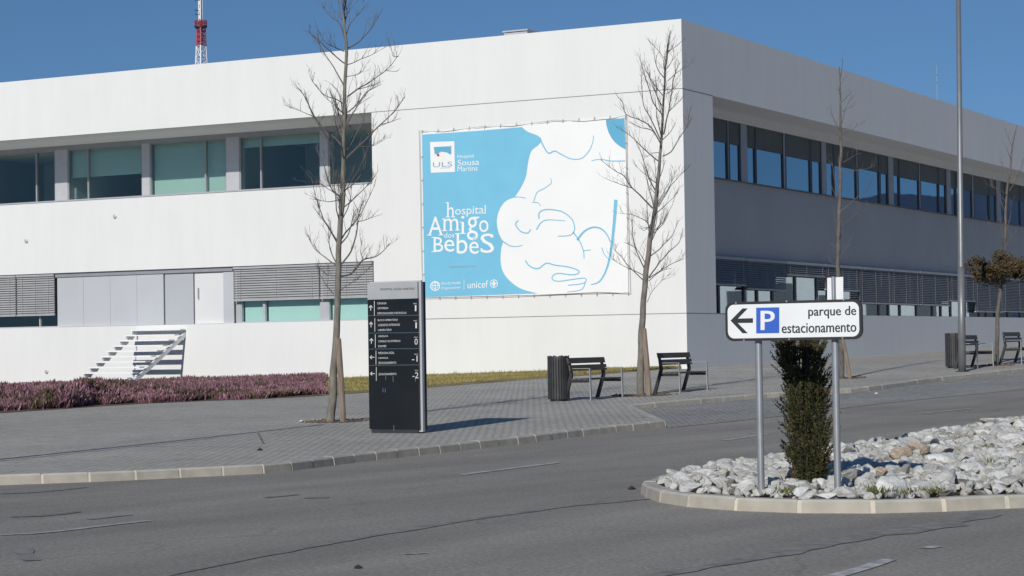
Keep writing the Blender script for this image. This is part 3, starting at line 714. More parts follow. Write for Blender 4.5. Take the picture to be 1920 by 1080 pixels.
for pts, w0, w1 in strokes:
    P = catmull([(x, y, 0) for x, y in pts], 6); n = len(P)
    for i in range(n-1):
        def q(j, s):
            d = (P[min(j+1, n-1)]-P[max(j-1, 0)]).normalized(); t = j/(n-1); hw = (w0*(1-t)+w1*t)*.5
            p = P[j]+Vector((-d.y, d.x, 0))*hw*s; return bp(p.x, p.y, .058)
        m.face([q(i, -1), q(i+1, -1), q(i+1, 1), q(i, 1)])
m.build('line_drawing', M['bblue'], ban)

_fc = {}
def glyphs(txt):
    if txt in _fc: return _fc[txt]
    cu = bpy.data.curves.new('t', 'FONT'); cu.body = txt; cu.resolution_u = 3
    o = bpy.data.objects.new('t', cu); COL.objects.link(o); bpy.context.view_layer.update()
    me = bpy.data.meshes.new_from_object(o.evaluated_get(bpy.context.evaluated_depsgraph_get()))
    vs = [v.co.copy() for v in me.vertices]; fs = [tuple(p.vertices) for p in me.polygons]
    bpy.data.objects.remove(o); bpy.data.curves.remove(cu); bpy.data.meshes.remove(me)
    x0 = min(v.x for v in vs); x1 = max(v.x for v in vs); y0 = min(v.y for v in vs); y1 = max(v.y for v in vs)
    _fc[txt] = ([((v.x-x0)/(x1-x0), (v.y-y0)/(y1-y0)) for v in vs], fs); return _fc[txt]
def text(m, txt, fn, x0, x1, y0, y1, slope=0.0, mi=0):    # box in picture units; fn maps them onto the real surface
    vs, fs = glyphs(txt); n = len(m.v)
    for a, b in vs:
        x = x0+(x1-x0)*a; m.v.append(tuple(fn(x, y1+(y0-y1)*b+slope*(x-(x0+x1)/2))))
    for f in fs: m.f.append(tuple(n+i for i in f)); m.m.append(mi)
def quadp(m, fn, x0, x1, y0, y1, mi=0, slope=0.0):
    m.face([fn(x0, y1), fn(x1, y1+slope*(x1-x0)), fn(x1, y0+slope*(x1-x0)), fn(x0, y0)], mi)
fb = lambda x, y: bp(x, y, .060)
m = MB(); m.face([bp(x, y, .058) for x, y in [(119, 222), (236, 218), (239, 366), (123, 370)]]); lg = m.build('logo_card', M['bwhite'], ban)
fb2 = lambda x, y: bp(x, y, .062)
m = MB(); m.poly([fb2(x, y) for x, y in [(137, 246), (218, 242), (219, 284), (200, 272), (172, 268), (160, 277), (142, 282)]]); m.build('logo_mark', M['bblue2'], lg)
m = MB(); m.poly([fb2(158+7*math.cos(a), 285+7*math.sin(a)) for a in [i*math.pi/6 for i in range(12)]]); m.build('logo_dot', M['bred'], lg)
m = MB(); text(m, 'ULS', fb2, 133, 226, 318, 342, -.05); quadp(m, fb2, 219, 222, 238, 278)
quadp(m, fb2, 168, 214, 347, 349, slope=-.05); m.build('logo_lettering', M['bgrey'], lg)
m = MB()
text(m, 'Hospital', fb, 252, 330, 282, 303, -.05); text(m, 'Sousa', fb, 252, 356, 305, 334, -.05); text(m, 'Martins', fb, 252, 348, 337, 362, -.05)
def f2(x, y): return LP.at(790+x/5.4, 360+y/5.4, .060)
def f3(x, y): return LP.at(790+x/5.4, 360+y/5.4, .0615)
def serif(xa, xb, y, h=9): quadp(m, f3, xa, xb, y-h/2, y+h/2)
text(m, 'h', f2, 262, 328, 105, 256); serif(248, 288, 253); serif(300, 342, 252); serif(248, 272, 107, 8)
text(m, 'ospital', f2, 342, 652, 140, 250, -.05)
for x_ in (455, 520, 560, 640): serif(x_-14, x_+14, 232 if x_ == 455 else 217, 5)
text(m, 'A', f2, 72, 215, 250, 438); serif(57, 105, 437); serif(175, 226, 434)
text(m, 'm', f2, 225, 375, 268, 392); serif(208, 262, 391); serif(282, 322, 388); serif(345, 388, 385); serif(208, 235, 272, 8)
quadp(m, f2, 408, 432, 305, 420); serif(388, 450, 420); serif(390, 420, 305, 8); m.poly([f2(420+17*math.cos(a), 256+14*math.sin(a)) for a in [i*math.pi/6 for i in range(12)]])
text(m, 'g', f2, 462, 575, 250, 488); serif(560, 590, 256, 12)
text(m, 'o', f2, 585, 680, 285, 408); text(m, 'dos', f2, 232, 335, 412, 463, -.05)
text(m, 'B', f2, 125, 222, 457, 606); serif(103, 150, 604); serif(103, 150, 460)
text(m, 'e', f2, 232, 335, 482, 605); text(m, 'b', f2, 358, 468, 418, 625); serif(340, 372, 422)
text(m, 'é', f2, 485, 582, 450, 627); text(m, 'S', f2, 598, 738, 420, 618); serif(700, 722, 450, 22); serif(600, 618, 580, 22)
text(m, 'World Health', f2, 200, 398, 908, 936, -.05); text(m, 'Organization', f2, 200, 398, 956, 988, -.05)
quadp(m, f2, 430, 434, 885, 992); text(m, 'unicef', f2, 468, 675, 900, 972, -.05)
def ringp(cx, cy, rx, ry, w):
    for i in range(24):
        a, b = i*math.pi/12, (i+1)*math.pi/12
        m.face([f2(cx+rx*math.cos(a), cy+ry*math.sin(a)), f2(cx+rx*math.cos(b), cy+ry*math.sin(b)), f2(cx+(rx-w)*math.cos(b), cy+(ry-w)*math.sin(b)), f2(cx+(rx-w)*math.cos(a), cy+(ry-w)*math.sin(a))])
ringp(140, 952, 50, 50, 10); ringp(140, 946, 34, 34, 6); quadp(m, f3, 136, 144, 898, 998); quadp(m, f3, 112, 168, 942, 950)
ringp(735, 928, 40, 42, 7); quadp(m, f3, 731, 739, 890, 966); quadp(m, f3, 700, 770, 924, 932); m.poly([f2(735+16*math.cos(a), 928+24*math.sin(a)) for a in [i*math.pi/6 for i in range(12)]])
m.build('lettering', M['bwhite'], ban)
m = MB()
x_ = 287; rr = random.Random(5)
while x_ < 548:
    w0 = rr.uniform(4, 10); quadp(m, f2, x_, x_+w0, 752-(x_-287)*.03, 766-(x_-287)*.03); x_ += w0+rr.uniform(2, 5)
m.build('small_print', M['bgrey'], ban)
m = MB()
rope = [(72, 168), (118, 170), (186, 172), (374, 146), (516, 146), (718, 116), (858, 122), (1002, 108), (1066, 92)]
m.tube([bp(x, y, .07) for x, y in rope], .008, 5); m.tube([bp(x, y, .07) for x, y in [(66, 165), (72, 420), (76, 700), (84, 975), (272, 970), (400, 968), (535, 964), (672, 958), (810, 952), (935, 945), (1085, 952), (1078, 700), (1070, 400), (1066, 92)]], .008, 5)
for i in range(14):
    s = i/13; x, y = edge(s, 0); m.tube([bp(x, y+4, .065), bp(x+3, y-14, .08)], .012, 4); x, y = edge(s, 1); m.tube([bp(x, y-3, .065), bp(x-3, y+10, .08)], .012, 4)
for i in range(1, 7):
    s = i/7; x, y = edge(0, s); m.tube([bp(x+4, y, .065), bp(x-7, y+4, .08)], .012, 4); x, y = edge(1, s); m.tube([bp(x-3, y, .065), bp(x+7, y+4, .08)], .012, 4)
m.build('rope', M['rope'], ban)

# ------------------------------------------------------------- black information totem
TB = G(692, 812, KH); tp = Plane(TB, V)
def tf(off): return lambda x, y: tp.at(660+x/3.273, 510+y/3.273, off)
def tl(u, v, z): return TB + U*u + V*v + Z*z
TR_ = tp.at(786, 815); Wt = (TR_-TB).dot(-U); Ht = tp.at(687, 531).z-TB.z; zh = tp.at(687, 562).z-TB.z
tot = thing('information_totem', 'tall black hospital directory totem with silver header standing on the pavement', 'totem', tuple(TB))
m = MB(); m.bbox(0, -Wt, .012, .05, .06, zh, fr=tl); m.build('black_panel', M['tblack'], tot)
m = MB(); m.bbox(0, -Wt, .010, .05, zh, Ht, fr=tl); m.build('header', M['tgrey'], tot)
m = MB(); m.bbox(-.012, -Wt-.035, .055, .10, .02, Ht+.02, fr=tl); m.bbox(-.02, -Wt-.012, .102, .17, .02, Ht-.01, fr=tl); m.build('side_rail', M['alu'], tot)
m = MB(); m.bbox(-.01, -Wt-.02, .172, .21, .05, Ht, fr=tl); m.build('back_panel', M['tblack'], tot)
m = MB(); m.bbox(-.03, -Wt+.03, .02, .19, -.05, .055, fr=tl); m.build('base', M['darkmetal'], tot)
fn = tf(-.008); m = MB()
for t, x0, x1, y0, y1 in [("CIRURGIA",155,212,186,198),("ORTOPEDIA",157,223,216,228),("ESPECIALIDADES CIRÚRGICAS",157,334,243,258),("BLOCO OPERATÓRIO",158,280,286,300),("CUIDADOS INTENSIVOS",160,293,318,331),("LABORATÓRIO",160,243,347,361),("URGÊNCIA",162,222,386,399),("CONSULTAS EXTERNAS",162,297,418,430),("EXAMES",162,210,449,461),("MEDICINA LEGAL",162,260,490,503),("FARMÁCIA",163,222,520,533),("ESTACIONAMENTO",164,271,551,564),("ESTACIONAMENTO",165,272,620,633),
        ("1",386,395,204,240),("1",389,398,309,345),("0",384,403,409,446),("-1",368,402,513,550),("-2",371,408,616,652),
        ("PISO",377,397,190,198),("PISO",379,399,295,303),("PISO",381,402,397,405),("PISO",383,403,501,508),("PISO",386,405,601,608)]:
    text(m, t, fn, x0, x1, y0, y1, -.02)
for x_, y0, y1 in ((137,178,268),(140,283,365),(143,383,465),(147,483,567),(149,583,667)): quadp(m, fn, x_-1.5, x_+1.5, y0, y1)
def arrow(cx, cy, left):
    T = (lambda a, b: fn(cx+a, cy+b)) if not left else (lambda a, b: fn(cx+b*.85, cy-a))
    for q in ([(-2, -15), (2, -15), (2, 17), (-2, 17)], [(0, -18), (2, -13), (-9, 0), (-12, -3)], [(0, -18), (12, -3), (9, 0), (-2, -13)]): m.face([T(*p) for p in q])
arrow(115, 220, 0); arrow(117, 322, 0); arrow(119, 423, 0); arrow(123, 523, 1); arrow(125, 624, 1)
m.build('lettering', M['twhite'], tot)
m = MB(); text(m, 'HOSPITAL SOUSA MARTINS', tf(-.006), 172, 383, 98, 111, -.02)
m.build('header_lettering', M['tdark'], tot)
m = MB()
for y in (268, 375, 473, 573): quadp(m, tf(-.009), 100, 412, y-.5, y+.5, slope=-.01)
for x_, y0, y1 in ((207, 640, 662), (252, 640, 675), (389, 640, 672), (190, 712, 738), (204, 715, 738), (257, 940, 975)): quadp(m, tf(-.009), x_-.7, x_+.7, y0, y1)
m.build('scratches', M['bgrey'], tot)

# ------------------------------------------------------------- trees
def limb_to(px, Y):
    d = ray(*px); return C+d*(Y/d.y)
def tree(name, label, base_px, trunk_px, radpx, limbs, seed, bark, twig, npro=0, twr=.008, tw_n=1.0):
    rnd = random.Random(seed); base = G(*base_px, KH); Y0 = base.y; S_ = F/Y0
    t = thing(name, label, 'tree', (base.x, base.y, base.z), 'bare young trees along the pavement')
    tp_ = [base-Z*.1]+[limb_to(p, Y0) for p in trunk_px]
    tp_ = catmull(tp_, 4); n = len(tp_); rads = []
    for i in range(n):
        s = i/(n-1)*(len(radpx)-1); a = int(s); b = min(a+1, len(radpx)-1); rads.append((radpx[a]*(1-s+a)+radpx[b]*(s-a))/2/S_)
    m = MB(); tp2 = [p+Vector((noise.noise(p*2.3), noise.noise(p*2.3+Vector((9, 0, 0))), 0))*.025 for p in tp_]
    m.tube(tp2, rads, 9); m.build('trunk', bark, t, True)
    cm = MB()
    def twigs(P, r0, dens, depth, L_):
        tot = sum((b-a).length for a, b in zip(P, P[1:])); k = max(1, int(tot*dens*rnd.uniform(.8, 1.2)))
        for _ in range(k):
            s = rnd.uniform(.12, 1)**.8; i = min(len(P)-2, int(s*(len(P)-1))); f = s*(len(P)-1)-i
            p = P[i].lerp(P[i+1], f); d = (P[i+1]-P[i]).normalized()
            ax = Vector((rnd.gauss(0, 1), rnd.gauss(0, 1), rnd.gauss(.2, .6))).normalized()
            dr = (d*.9+ax*.62+Z*.42).normalized(); ln = L_*rnd.uniform(.35, 1)*(1.15-.5*s)
            q = [p]; 
            for j in range(3):
                dr = (dr+Z*.10+Vector((rnd.gauss(0, .2), rnd.gauss(0, .2), rnd.gauss(0, .15)))).normalized(); q.append(q[-1]+dr*ln/3)
            rr_ = r0*rnd.uniform(.7, 1.1); cm.tube(q, [rr_, rr_*.8, rr_*.55, rr_*.3], 3, cap=False)
            if depth > 0: twigs(q, r0*.7, 9, depth-1, L_*.45)
    for pts, w0 in limbs:
        dY = rnd.uniform(-1, 1); L2 = math.dist(pts[0], pts[-1])/S_; n = len(pts)
        W = [limb_to(p, Y0+dY*L2*.7*(i/(n-1))**.9) for i, p in enumerate(pts)]
        P = catmull(W, 4); P = [p+Vector((noise.noise(p*4), noise.noise(p*4+Vector((5, 5, 5))), noise.noise(p*4+Vector((0, 7, 0)))))*.022*min(1, i/4) for i, p in enumerate(P)]
        r = [w0/2/S_*(1-.72*i/(len(P)-1)) for i in range(len(P))]; cm.tube(P, [q*.85 for q in r], 5, cap=False)
        twigs(P, twr*.62, 11*tw_n, 1, .44)
    # limbs reaching towards and away from the camera as well as sideways
    for _ in range(npro):
        s = rnd.uniform(.36, .97); i = int(s*(len(tp2)-1)); p = tp2[i]; a = rnd.choice((rnd.uniform(60, 120), rnd.uniform(240, 300), rnd.uniform(0, 360)))
        ln = rnd.uniform(.5, 1.6)*(1.2-.8*s); dr = Vector((math.cos(R(a)), math.sin(R(a)), rnd.uniform(.8, 1.9))).normalized(); q = [p]
        for j in range(5):
            dr = (dr+Z*.09+Vector((rnd.gauss(0, .1), rnd.gauss(0, .1), rnd.gauss(0, .08)))).normalized(); q.append(q[-1]+dr*ln/5)
        r0 = rnd.uniform(.010, .018)*(1.2-.5*s); cm.tube(q, [r0*(1-.7*j/5) for j in range(6)], 4, cap=False); twigs(q, twr*.62, 9*tw_n, 1, .38)
    cm.build('crown', twig, t, False); return t
def cv(lst, ox, oy, s): return [(ox+x/s, oy+y/s) for x, y in lst]
U1 = lambda l: cv(l, 540, 0, 2.7); L1 = lambda l: cv(l, 540, 400, 2.634)
T1 = [(U1(l), w) for l, w in [
 ([(285,190),(265,120),(225,95),(185,40)],3),([(290,190),(310,130),(350,80),(395,30)],3.2),([(292,250),(355,210),(410,160),(440,115),(480,40)],3.2),([(285,260),(240,240),(190,210),(150,150)],2.6),
 ([(285,320),(225,270),(150,200),(100,150)],3),([(292,330),(350,310),(420,275),(480,245)],2.5),([(288,440),(245,360),(200,290),(150,210)],3.5),([(290,390),(340,380),(375,365)],2),
 ([(300,490),(345,455),(420,410),(490,355),(560,285)],4),([(345,455),(420,435),(470,425)],2),([(285,530),(230,495),(170,470),(120,405)],3.2),([(290,580),(240,540),(170,470)],3),
 ([(300,570),(350,530),(400,465),(470,430)],3.2),([(280,750),(240,700),(180,650),(130,590),(85,490),(45,440)],4.6),([(275,790),(215,720),(160,640),(110,540)],4),([(130,590),(70,565),(5,540)],2),
 ([(295,800),(340,760),(410,690),(470,630),(540,560),(590,490)],4.8),([(470,630),(530,615),(575,600)],2.2),([(300,760),(330,710),(380,610),(385,550)],3.4),([(350,745),(420,740),(475,715)],2.2),
 ([(272,1000),(225,960),(180,840),(135,740)],4),([(272,1060),(330,1010),(390,950),(455,870)],3.4),([(265,1010),(200,1020),(110,1000)],2.5),([(280,970),(340,920),(380,860),(395,790)],3),
 ([(240,980),(160,930),(85,920)],2),([(560,285),(530,280),(510,190)],1.8),([(490,355),(550,365)],1.8),([(280,590),(260,480),(235,440)],2.5),([(288,120),(300,60),(285,10)],2.5)]] + \
 [(L1(l), w) for l, w in [([(262,150),(300,100),(325,0)],4),([(265,250),(310,190),(340,80),(350,0),(375,-60)],4.4),([(345,40),(400,30),(465,5)],2),([(245,150),(205,80),(150,0)],3.2),
 ([(235,240),(205,170),(200,60)],3),([(240,260),(180,215),(130,170),(100,110)],3.2),([(262,310),(310,300),(350,260),(375,230),(435,215),(470,190),(500,145)],4.6),([(375,230),(360,190),(372,130)],2),
 ([(260,380),(300,350),(350,320),(420,250)],2.2),([(235,310),(190,300),(130,250)],2.5),([(225,400),(180,340),(140,270)],2)]]
tree('young_tree', 'bare young tree with wide spreading twigs beside the black totem', (620, 791), [(621, 775), (626, 696), (632, 600), (634, 500), (638, 420), (642, 380), (644, 300), (646, 220), (648, 100), (646, 50), (645, 0), (644, -60)],
     [18, 16, 14.5, 12.5, 11, 10, 9, 8, 7, 6, 4.5, 3.5, 2], T1, 11, M['bark'], M['twig'], 30)
U2 = lambda l: cv(l, 1120, 60, 3.177); L2_ = lambda l: cv(l, 1120, 400, 3.0)
T2 = [(U2(l), w) for l, w in [
 ([(380,670),(330,590),(260,570),(185,530)],3),([(375,660),(320,570),(240,520),(170,490),(150,420),(120,385)],3.4),([(365,770),(290,710),(240,660),(180,610),(110,560)],3.2),([(375,640),(310,500),(275,440),(265,350),(265,265)],3.2),
 ([(350,950),(310,870),(270,740),(230,660)],3.6),([(390,740),(440,710),(490,630),(540,550),(547,475)],3),([(330,1050),(270,990),(210,930),(160,860),(100,825),(25,765)],3.8),([(210,930),(130,905),(45,870)],2.2),
 ([(392,500),(330,410),(290,280),(245,140)],3.2),([(392,450),(350,370),(310,270),(280,200)],2.4),([(392,380),(330,300),(300,230)],2.2),([(395,270),(350,200),(335,70)],2.6),([(400,235),(440,180),(460,110)],2),
 ([(405,120),(450,100),(500,60)],1.8),([(395,610),(420,480),(440,370),(465,240),(490,180)],3.4),([(420,480),(470,430),(520,380)],2),([(420,290),(480,240),(570,185)],2),([(410,370),(450,340),(500,280)],2),
 ([(390,640),(430,600),(470,540)],2.4),([(380,720),(330,720),(285,755)],2),([(350,900),(290,850),(225,800)],2.2),([(370,870),(400,790),(410,760)],2),([(365,1040),(400,980),(450,900),(520,830)],2.6),([(350,1080),(420,1020),(480,960)],2.2),([(345,960),(310,920),(300,880)],1.8)]] + \
 [(L2_(l), w) for l, w in [([(300,100),(270,40),(200,10),(140,0)],2.6),([(320,110),(370,60),(400,0)],2.2),([(300,240),(360,190),(420,130),(455,40)],3),([(290,360),(340,290),(400,220),(460,160),(485,80)],3.4),
 ([(290,365),(370,310),(430,280),(485,255)],2.6),([(290,380),(350,330),(420,310)],2),([(265,310),(230,240),(200,150),(195,30)],3),([(262,380),(200,320),(130,240),(90,200)],2.6),([(262,350),(180,310),(80,260)],2.4),
 ([(280,500),(310,440),(350,390),(410,340)],1.6),([(270,280),(220,200),(150,160)],2.2),([(300,60),(260,100),(240,70)],1.8)]]
tree('young_tree', 'bare leaning young tree between the two near benches', (1201, 741), [(1201, 730), (1202, 667), (1204, 607), (1208, 560), (1211, 517), (1215, 483), (1220, 440), (1227, 400), (1232, 353), (1237, 312), (1240, 271), (1243, 224), (1245, 180), (1247, 136), (1250, 107), (1253, 79), (1257, 57)],
     [15, 14, 13, 12, 11, 10.5, 10, 9, 8, 7, 6, 5, 4.5, 4, 3.4, 2.8, 2, 1.2], T2, 12, M['bark'], M['twig'], 22, .007)
U3 = lambda l: cv(l, 1300, 140, 2.16)
T3 = [(U3(l), w) for l, w in [([(600,240),(570,180),(552,130)],2),([(600,200),(625,120),(655,80)],2),([(600,250),(650,215),(700,190)],1.8),([(590,560),(650,510),(700,470),(718,445)],2.2),([(595,620),(650,575),(700,540),(730,530)],2.2),
 ([(600,360),(650,330),(680,320)],1.6),([(600,400),(660,390),(740,370)],1.8),([(585,700),(560,690),(552,672)],1.6),([(585,770),(555,755),(540,730)],1.6),([(590,760),(610,710),(632,690)],1.6),([(600,480),(575,430),(560,360)],1.8),([(598,300),(630,280),(650,300)],1.5),([(598,520),(570,480),(560,450)],1.5),([(598,100),(590,60),(600,30)],1.5),([(600,150),(640,130)],1.3)]]
tree('young_tree', 'slender bare tree behind the parking sign, almost without side branches', (1580, 710), [(1579, 700), (1576, 620), (1573, 560), (1571, 500), (1572, 440), (1574, 380), (1577, 300), (1577, 240), (1576, 180), (1574, 125)],
     [10, 9.5, 9, 8.5, 8, 7.5, 7, 6, 4.5, 3, 1.5], T3, 13, M['bark2'], M['twig'], 8, .006, .7)
T4 = [(U3(l), w) for l, w in [([(1275,490),(1240,470),(1180,440)],1.8),([(1270,520),(1220,400+60),(1200,450)],1.5),([(1280,470),(1320,400),(1335,340)],1.8),([(1265,600),(1230,610),(1185,600)],1.5),([(1290,430),(1260,380),(1240,330)],1.5),([(1262,700),(1290,660),(1310,640)],1.5)]]
t4 = tree('young_tree', 'tree at the right edge with a clump of withered brown leaves below bare top', (1868, 685), [(1868, 675), (1870, 620), (1873, 560), (1877, 530), (1883, 473), (1886, 400), (1890, 340), (1897, 290), (1906, 235)],
     [9, 8.5, 8, 7, 6, 5.5, 5, 4, 3, 1.5], T4, 14, M['bark2'], M['twig'], 10, .006, .9)
Y4 = G(1868, 685, KH).y; rnd = random.Random(4); m = MB(); cc = limb_to((1876, 503), Y4); S4 = F/Y4
def leafcloud(m, c, rx, ry, rz, n, size, rnd, clumps=14):
    cl = []
    while len(cl) < clumps:
        q = Vector((rnd.uniform(-1, 1), rnd.uniform(-1, 1), rnd.uniform(-.7, 1)))
        if q.length < 1 or False: cl.append((Vector((q.x*rx, q.y*ry, q.z*rz)), rnd.uniform(.16, .42)))
    for _ in range(n):
        o, s = rnd.choice(cl); d = Vector((rnd.gauss(0, 1), rnd.gauss(0, 1), rnd.gauss(0, 1))).normalized()*rnd.random()**.5
        p = c+o+Vector((d.x*rx*s, d.y*ry*s, d.z*rz*s*1.3))
        a = Vector((rnd.gauss(0, 1), rnd.gauss(0, 1), rnd.gauss(0, 1))).normalized()*size*rnd.uniform(.6, 1.3); b = a.orthogonal().normalized()*size*.35
        m.face([p-a*.5, p+b, p+a*.5, p-b])
leafcloud(m, cc, .80, .72, .38, 11000, .06, rnd, 60); m.build('leaves', M['crown'], t4)
m = MB(); rnd = random.Random(9); b0 = limb_to((1874, 545), Y4)
for _ in range(26):
    e = cc+Vector((rnd.uniform(-.9, .9), rnd.uniform(-.8, .8), rnd.uniform(-.3, .35))); m.tube(catmull([b0+Z*rnd.uniform(0, .4), b0.lerp(e, .5)-Z*.05, e], 3), [.014]*3+[.010]*3+[.005], 4)
m.build('low_branches', M['twig'], t4)

def stake(label, b_px, t_px, w_px, dY=0.0, ydep=None):
    b = G(*b_px, KH); Y = b.y; r = w_px/2/(F/Y); tpt = limb_to(t_px, Y+dY); m = MB()
    m.tube([b-Z*.2, b.lerp(tpt, .5), tpt, tpt+(tpt-b).normalized()*.02], [r, r, r*.95, r*.6], 9)
    o = m.build('tree_stake', M['stake'], None, False); tag(o, label, 'tree stake', 'wooden stakes propping the young trees'); return o
stake('leaning wooden stake tied to the tree beside the black totem', (644, 791), (634, 636), 12)
stake('leaning wooden stake tied to the tree between the near benches', (1218, 742), (1207, 617), 11)
stake('leaning wooden stake tied to the slender tree behind the parking sign', (1596, 710), (1579, 630), 7)

# ------------------------------------------------------------- benches and bins
def bench_proto(label, P, z):
    t = thing('park_bench', label, 'bench', (P.x, P.y, z), 'slatted benches on the pavement')
    def fr(a, d, h): return Vector((P.x, P.y, z)) + V*a - U*d + Z*h      # a: along, d: to the front (road), h: up
    L_ = 1.5
    for (h0, h1, d0, d1) in ((.76, .875, .135, .11), (.61, .73, .175, .15)):
        m = MB(); m.hexa([fr(-.10, d0+.035, h0), fr(L_+.10, d0+.035, h0), fr(L_+.10, d0, h0), fr(-.10, d0, h0), fr(-.10, d1+.035, h1), fr(L_+.10, d1+.035, h1), fr(L_+.10, d1, h1), fr(-.10, d1, h1)]); m.build('backrest_board', M['wood'], t)
    for dd in (.20, .33, .46):
        m = MB(); m.bbox(-.07, L_+.07, dd, dd+.115, .425, .455, fr=fr); m.build('seat_board', M['wood'], t)
    for a in (0, L_):
        m = MB(); m.hexa([fr(a-.03, .035, -.03), fr(a+.03, .035, -.03), fr(a+.03, -.035, -.03), fr(a-.03, -.035, -.03), fr(a-.03, .205, .52), fr(a+.03, .205, .52), fr(a+.03, .14, .52), fr(a-.03, .14, .52)])
        m.hexa([fr(a-.03, .205, .52), fr(a+.03, .205, .52), fr(a+.03, .14, .52), fr(a-.03, .14, .52), fr(a-.03, .135, .86), fr(a+.03, .135, .86), fr(a+.03, .10, .86), fr(a-.03, .10, .86)]); m.build('back_leg', M['darkmetal'], t)
        m = MB(); m.hexa([fr(a-.028, .60, -.03), fr(a+.028, .60, -.03), fr(a+.028, .62, -.03), fr(a-.028, .62, -.03), fr(a-.028, .585, .66), fr(a+.028, .585, .66), fr(a+.028, .60, .66), fr(a-.028, .60, .66)]); m.build('front_leg', M['benchsteel'], t)
        m = MB(); m.bbox(a-.02, a+.02, .10, .59, .37, .42, fr=fr); m.build('seat_bar', M['darkmetal'], t)
        m = MB(); m.tube([fr(a, .16, .655), fr(a, .59, .655)], .009, 6); m.build('armrest', M['benchsteel'], t)
    return t
bench0 = None
def bench(px, label):
    global bench0
    P = G(*px, KH); z = P.z
    if bench0 is None: bench0 = (bench_proto(label, P, z), P.copy()); return bench0[0]
    o = copy_tree(bench0[0]); o.location = P; o['label'] = label; return o
# px = ground foot of the near back leg line
bench((1058, 752), 'bench directly right of the nearest slatted litter bin')
bench((1227, 738), 'bench just right of the leaning bare tree, nearest the building corner')
bench((1790, 692), 'distant bench behind the tall lamp post')
bench((1874, 684), 'distant bench at the right edge beyond the brown leaved tree')
def bin_proto(label, P):
    t = thing('litter_bin', label, 'litter bin', tuple(P), 'round slatted litter bins on the pavement'); hgt = .92; r = .205
    m = MB(); m.tube([P-Z*.02, P+Z*.05], r*.85, 20); m.tube([P+Z*.05, P+Z*(hgt-.04)], r*.88, 20); m.build('liner', M['darkmetal'], t)
    m = MB()
    for i in range(26):
        a = 2*math.pi*i/26; n = Vector((math.cos(a), math.sin(a), 0)); s_ = Vector((-n.y, n.x, 0)); h2 = hgt+random.uniform(-.01, .01)
        b0_ = P+n*r; m.hexa([b0_-s_*.019+Z*.04, b0_+s_*.019+Z*.04, b0_+s_*.019+n*.018+Z*.04, b0_-s_*.019+n*.018+Z*.04, b0_-s_*.019+Z*h2, b0_+s_*.019+Z*h2, b0_+s_*.019+n*.018+Z*h2, b0_-s_*.019+n*.018+Z*h2])
    m.build('slats', M['bin'], t)
    m = MB()
    for zz in (.12, hgt-.08): m.tube([P+Z*zz, P+Z*(zz+.03)], r+.002, 24)
    m.build('band', M['darkmetal'], t)
    return t
P = G(1048, 752, KH); bin0 = bin_proto('dark slatted round bin left of the nearest bench', P)
b2 = copy_tree(bin0); b2.location = G(1789, 690, KH); b2['label'] = 'distant dark slatted bin left of the lamp post foot'

# ------------------------------------------------------------- lamp posts
def lamp(base, label, top_px=None):
    t = thing('street_lamp', label, 'street lamp', tuple(base), 'tall grey lamp posts')
    lean = Vector((0.0, 0, 0)); r0 = .095; r1 = .052; hh = 11.0
    if top_px: 
        q = limb_to(top_px, base.y); lean = (q-base)/(q.z-base.z); lean.z = 0
    top = base+Z*hh+lean*hh; mid = base+Z*2.6+lean*2.6
    m = MB(); m.tube([base-Z*.1, mid], [r0, r0*.93], 18); m.tube([mid+Z*.001, mid+Z*.03, top], [r0*.84, r0*.80, r1], 18); m.build('pole', M['mast'], t, True)
    m = MB(); m.tube([base-Z*.01, base+Z*.015], .17, 16); m.build('base_plate', M['darkmetal'], t)
    m = MB(); m.tube([top-Z*.25, top+Z*.1, top+Z*.25+(-U)*.5, top+Z*.3+(-U)*1.3], [.045, .045, .04, .035], 10); m.build('arm', M['mast'], t)
    h = top+Z*.3+(-U)*1.2; m = MB(); m.hexa([h+V*.13-Z*.03, h-U*.7+V*.1-Z*.03, h-U*.7-V*.1-Z*.03, h-V*.13-Z*.03, h+V*.08+Z*.08, h-U*.65+V*.06+Z*.05, h-U*.65-V*.06+Z*.05, h-V*.08+Z*.08]); m.build('lamp_head', M['alu'], t)
    return t
lamp(G(1804, 697, KH), 'tall grey steel lamp post standing right of the parking sign', (1797, 0))
# unseen slim poles added left of the frame to cast long shadows on the pavement
dsh = Vector((-S.x, -S.y, 0)).normalized()
def slim_pole(tip_px, hgt, r, label):
    tip = G(*tip_px, KH); b = tip-dsh*hgt/math.tan(R(SUN_EL)); b.z = H(b.x, b.y)+KH
    t = thing('shadow_pole', label, 'pole', tuple(b))
    m = MB(); m.tube([b-Z*.05, b+Z*(hgt-.05)], [r, r*.7], 12); m.build('pole', M['mast'], t, True)
    m = MB(); m.tube([b+Z*(hgt-.05), b+Z*hgt, b+Z*(hgt+.06)], [r*1.3, r*1.4, r*.3], 10); m.build('cap', M['alu'], t)
    m = MB(); m.tube([b-Z*.01, b+Z*.02], r*2.4, 14); m.build('base_plate', M['darkmetal'], t)
slim_pole((606, 796), 4.75, .065, 'taller unseen grey pole added just outside the left edge whose shadow reaches the tree')
slim_pole((400, 822), 4.3, .032, 'thinner unseen grey pole added outside the left edge with the shorter shadow')

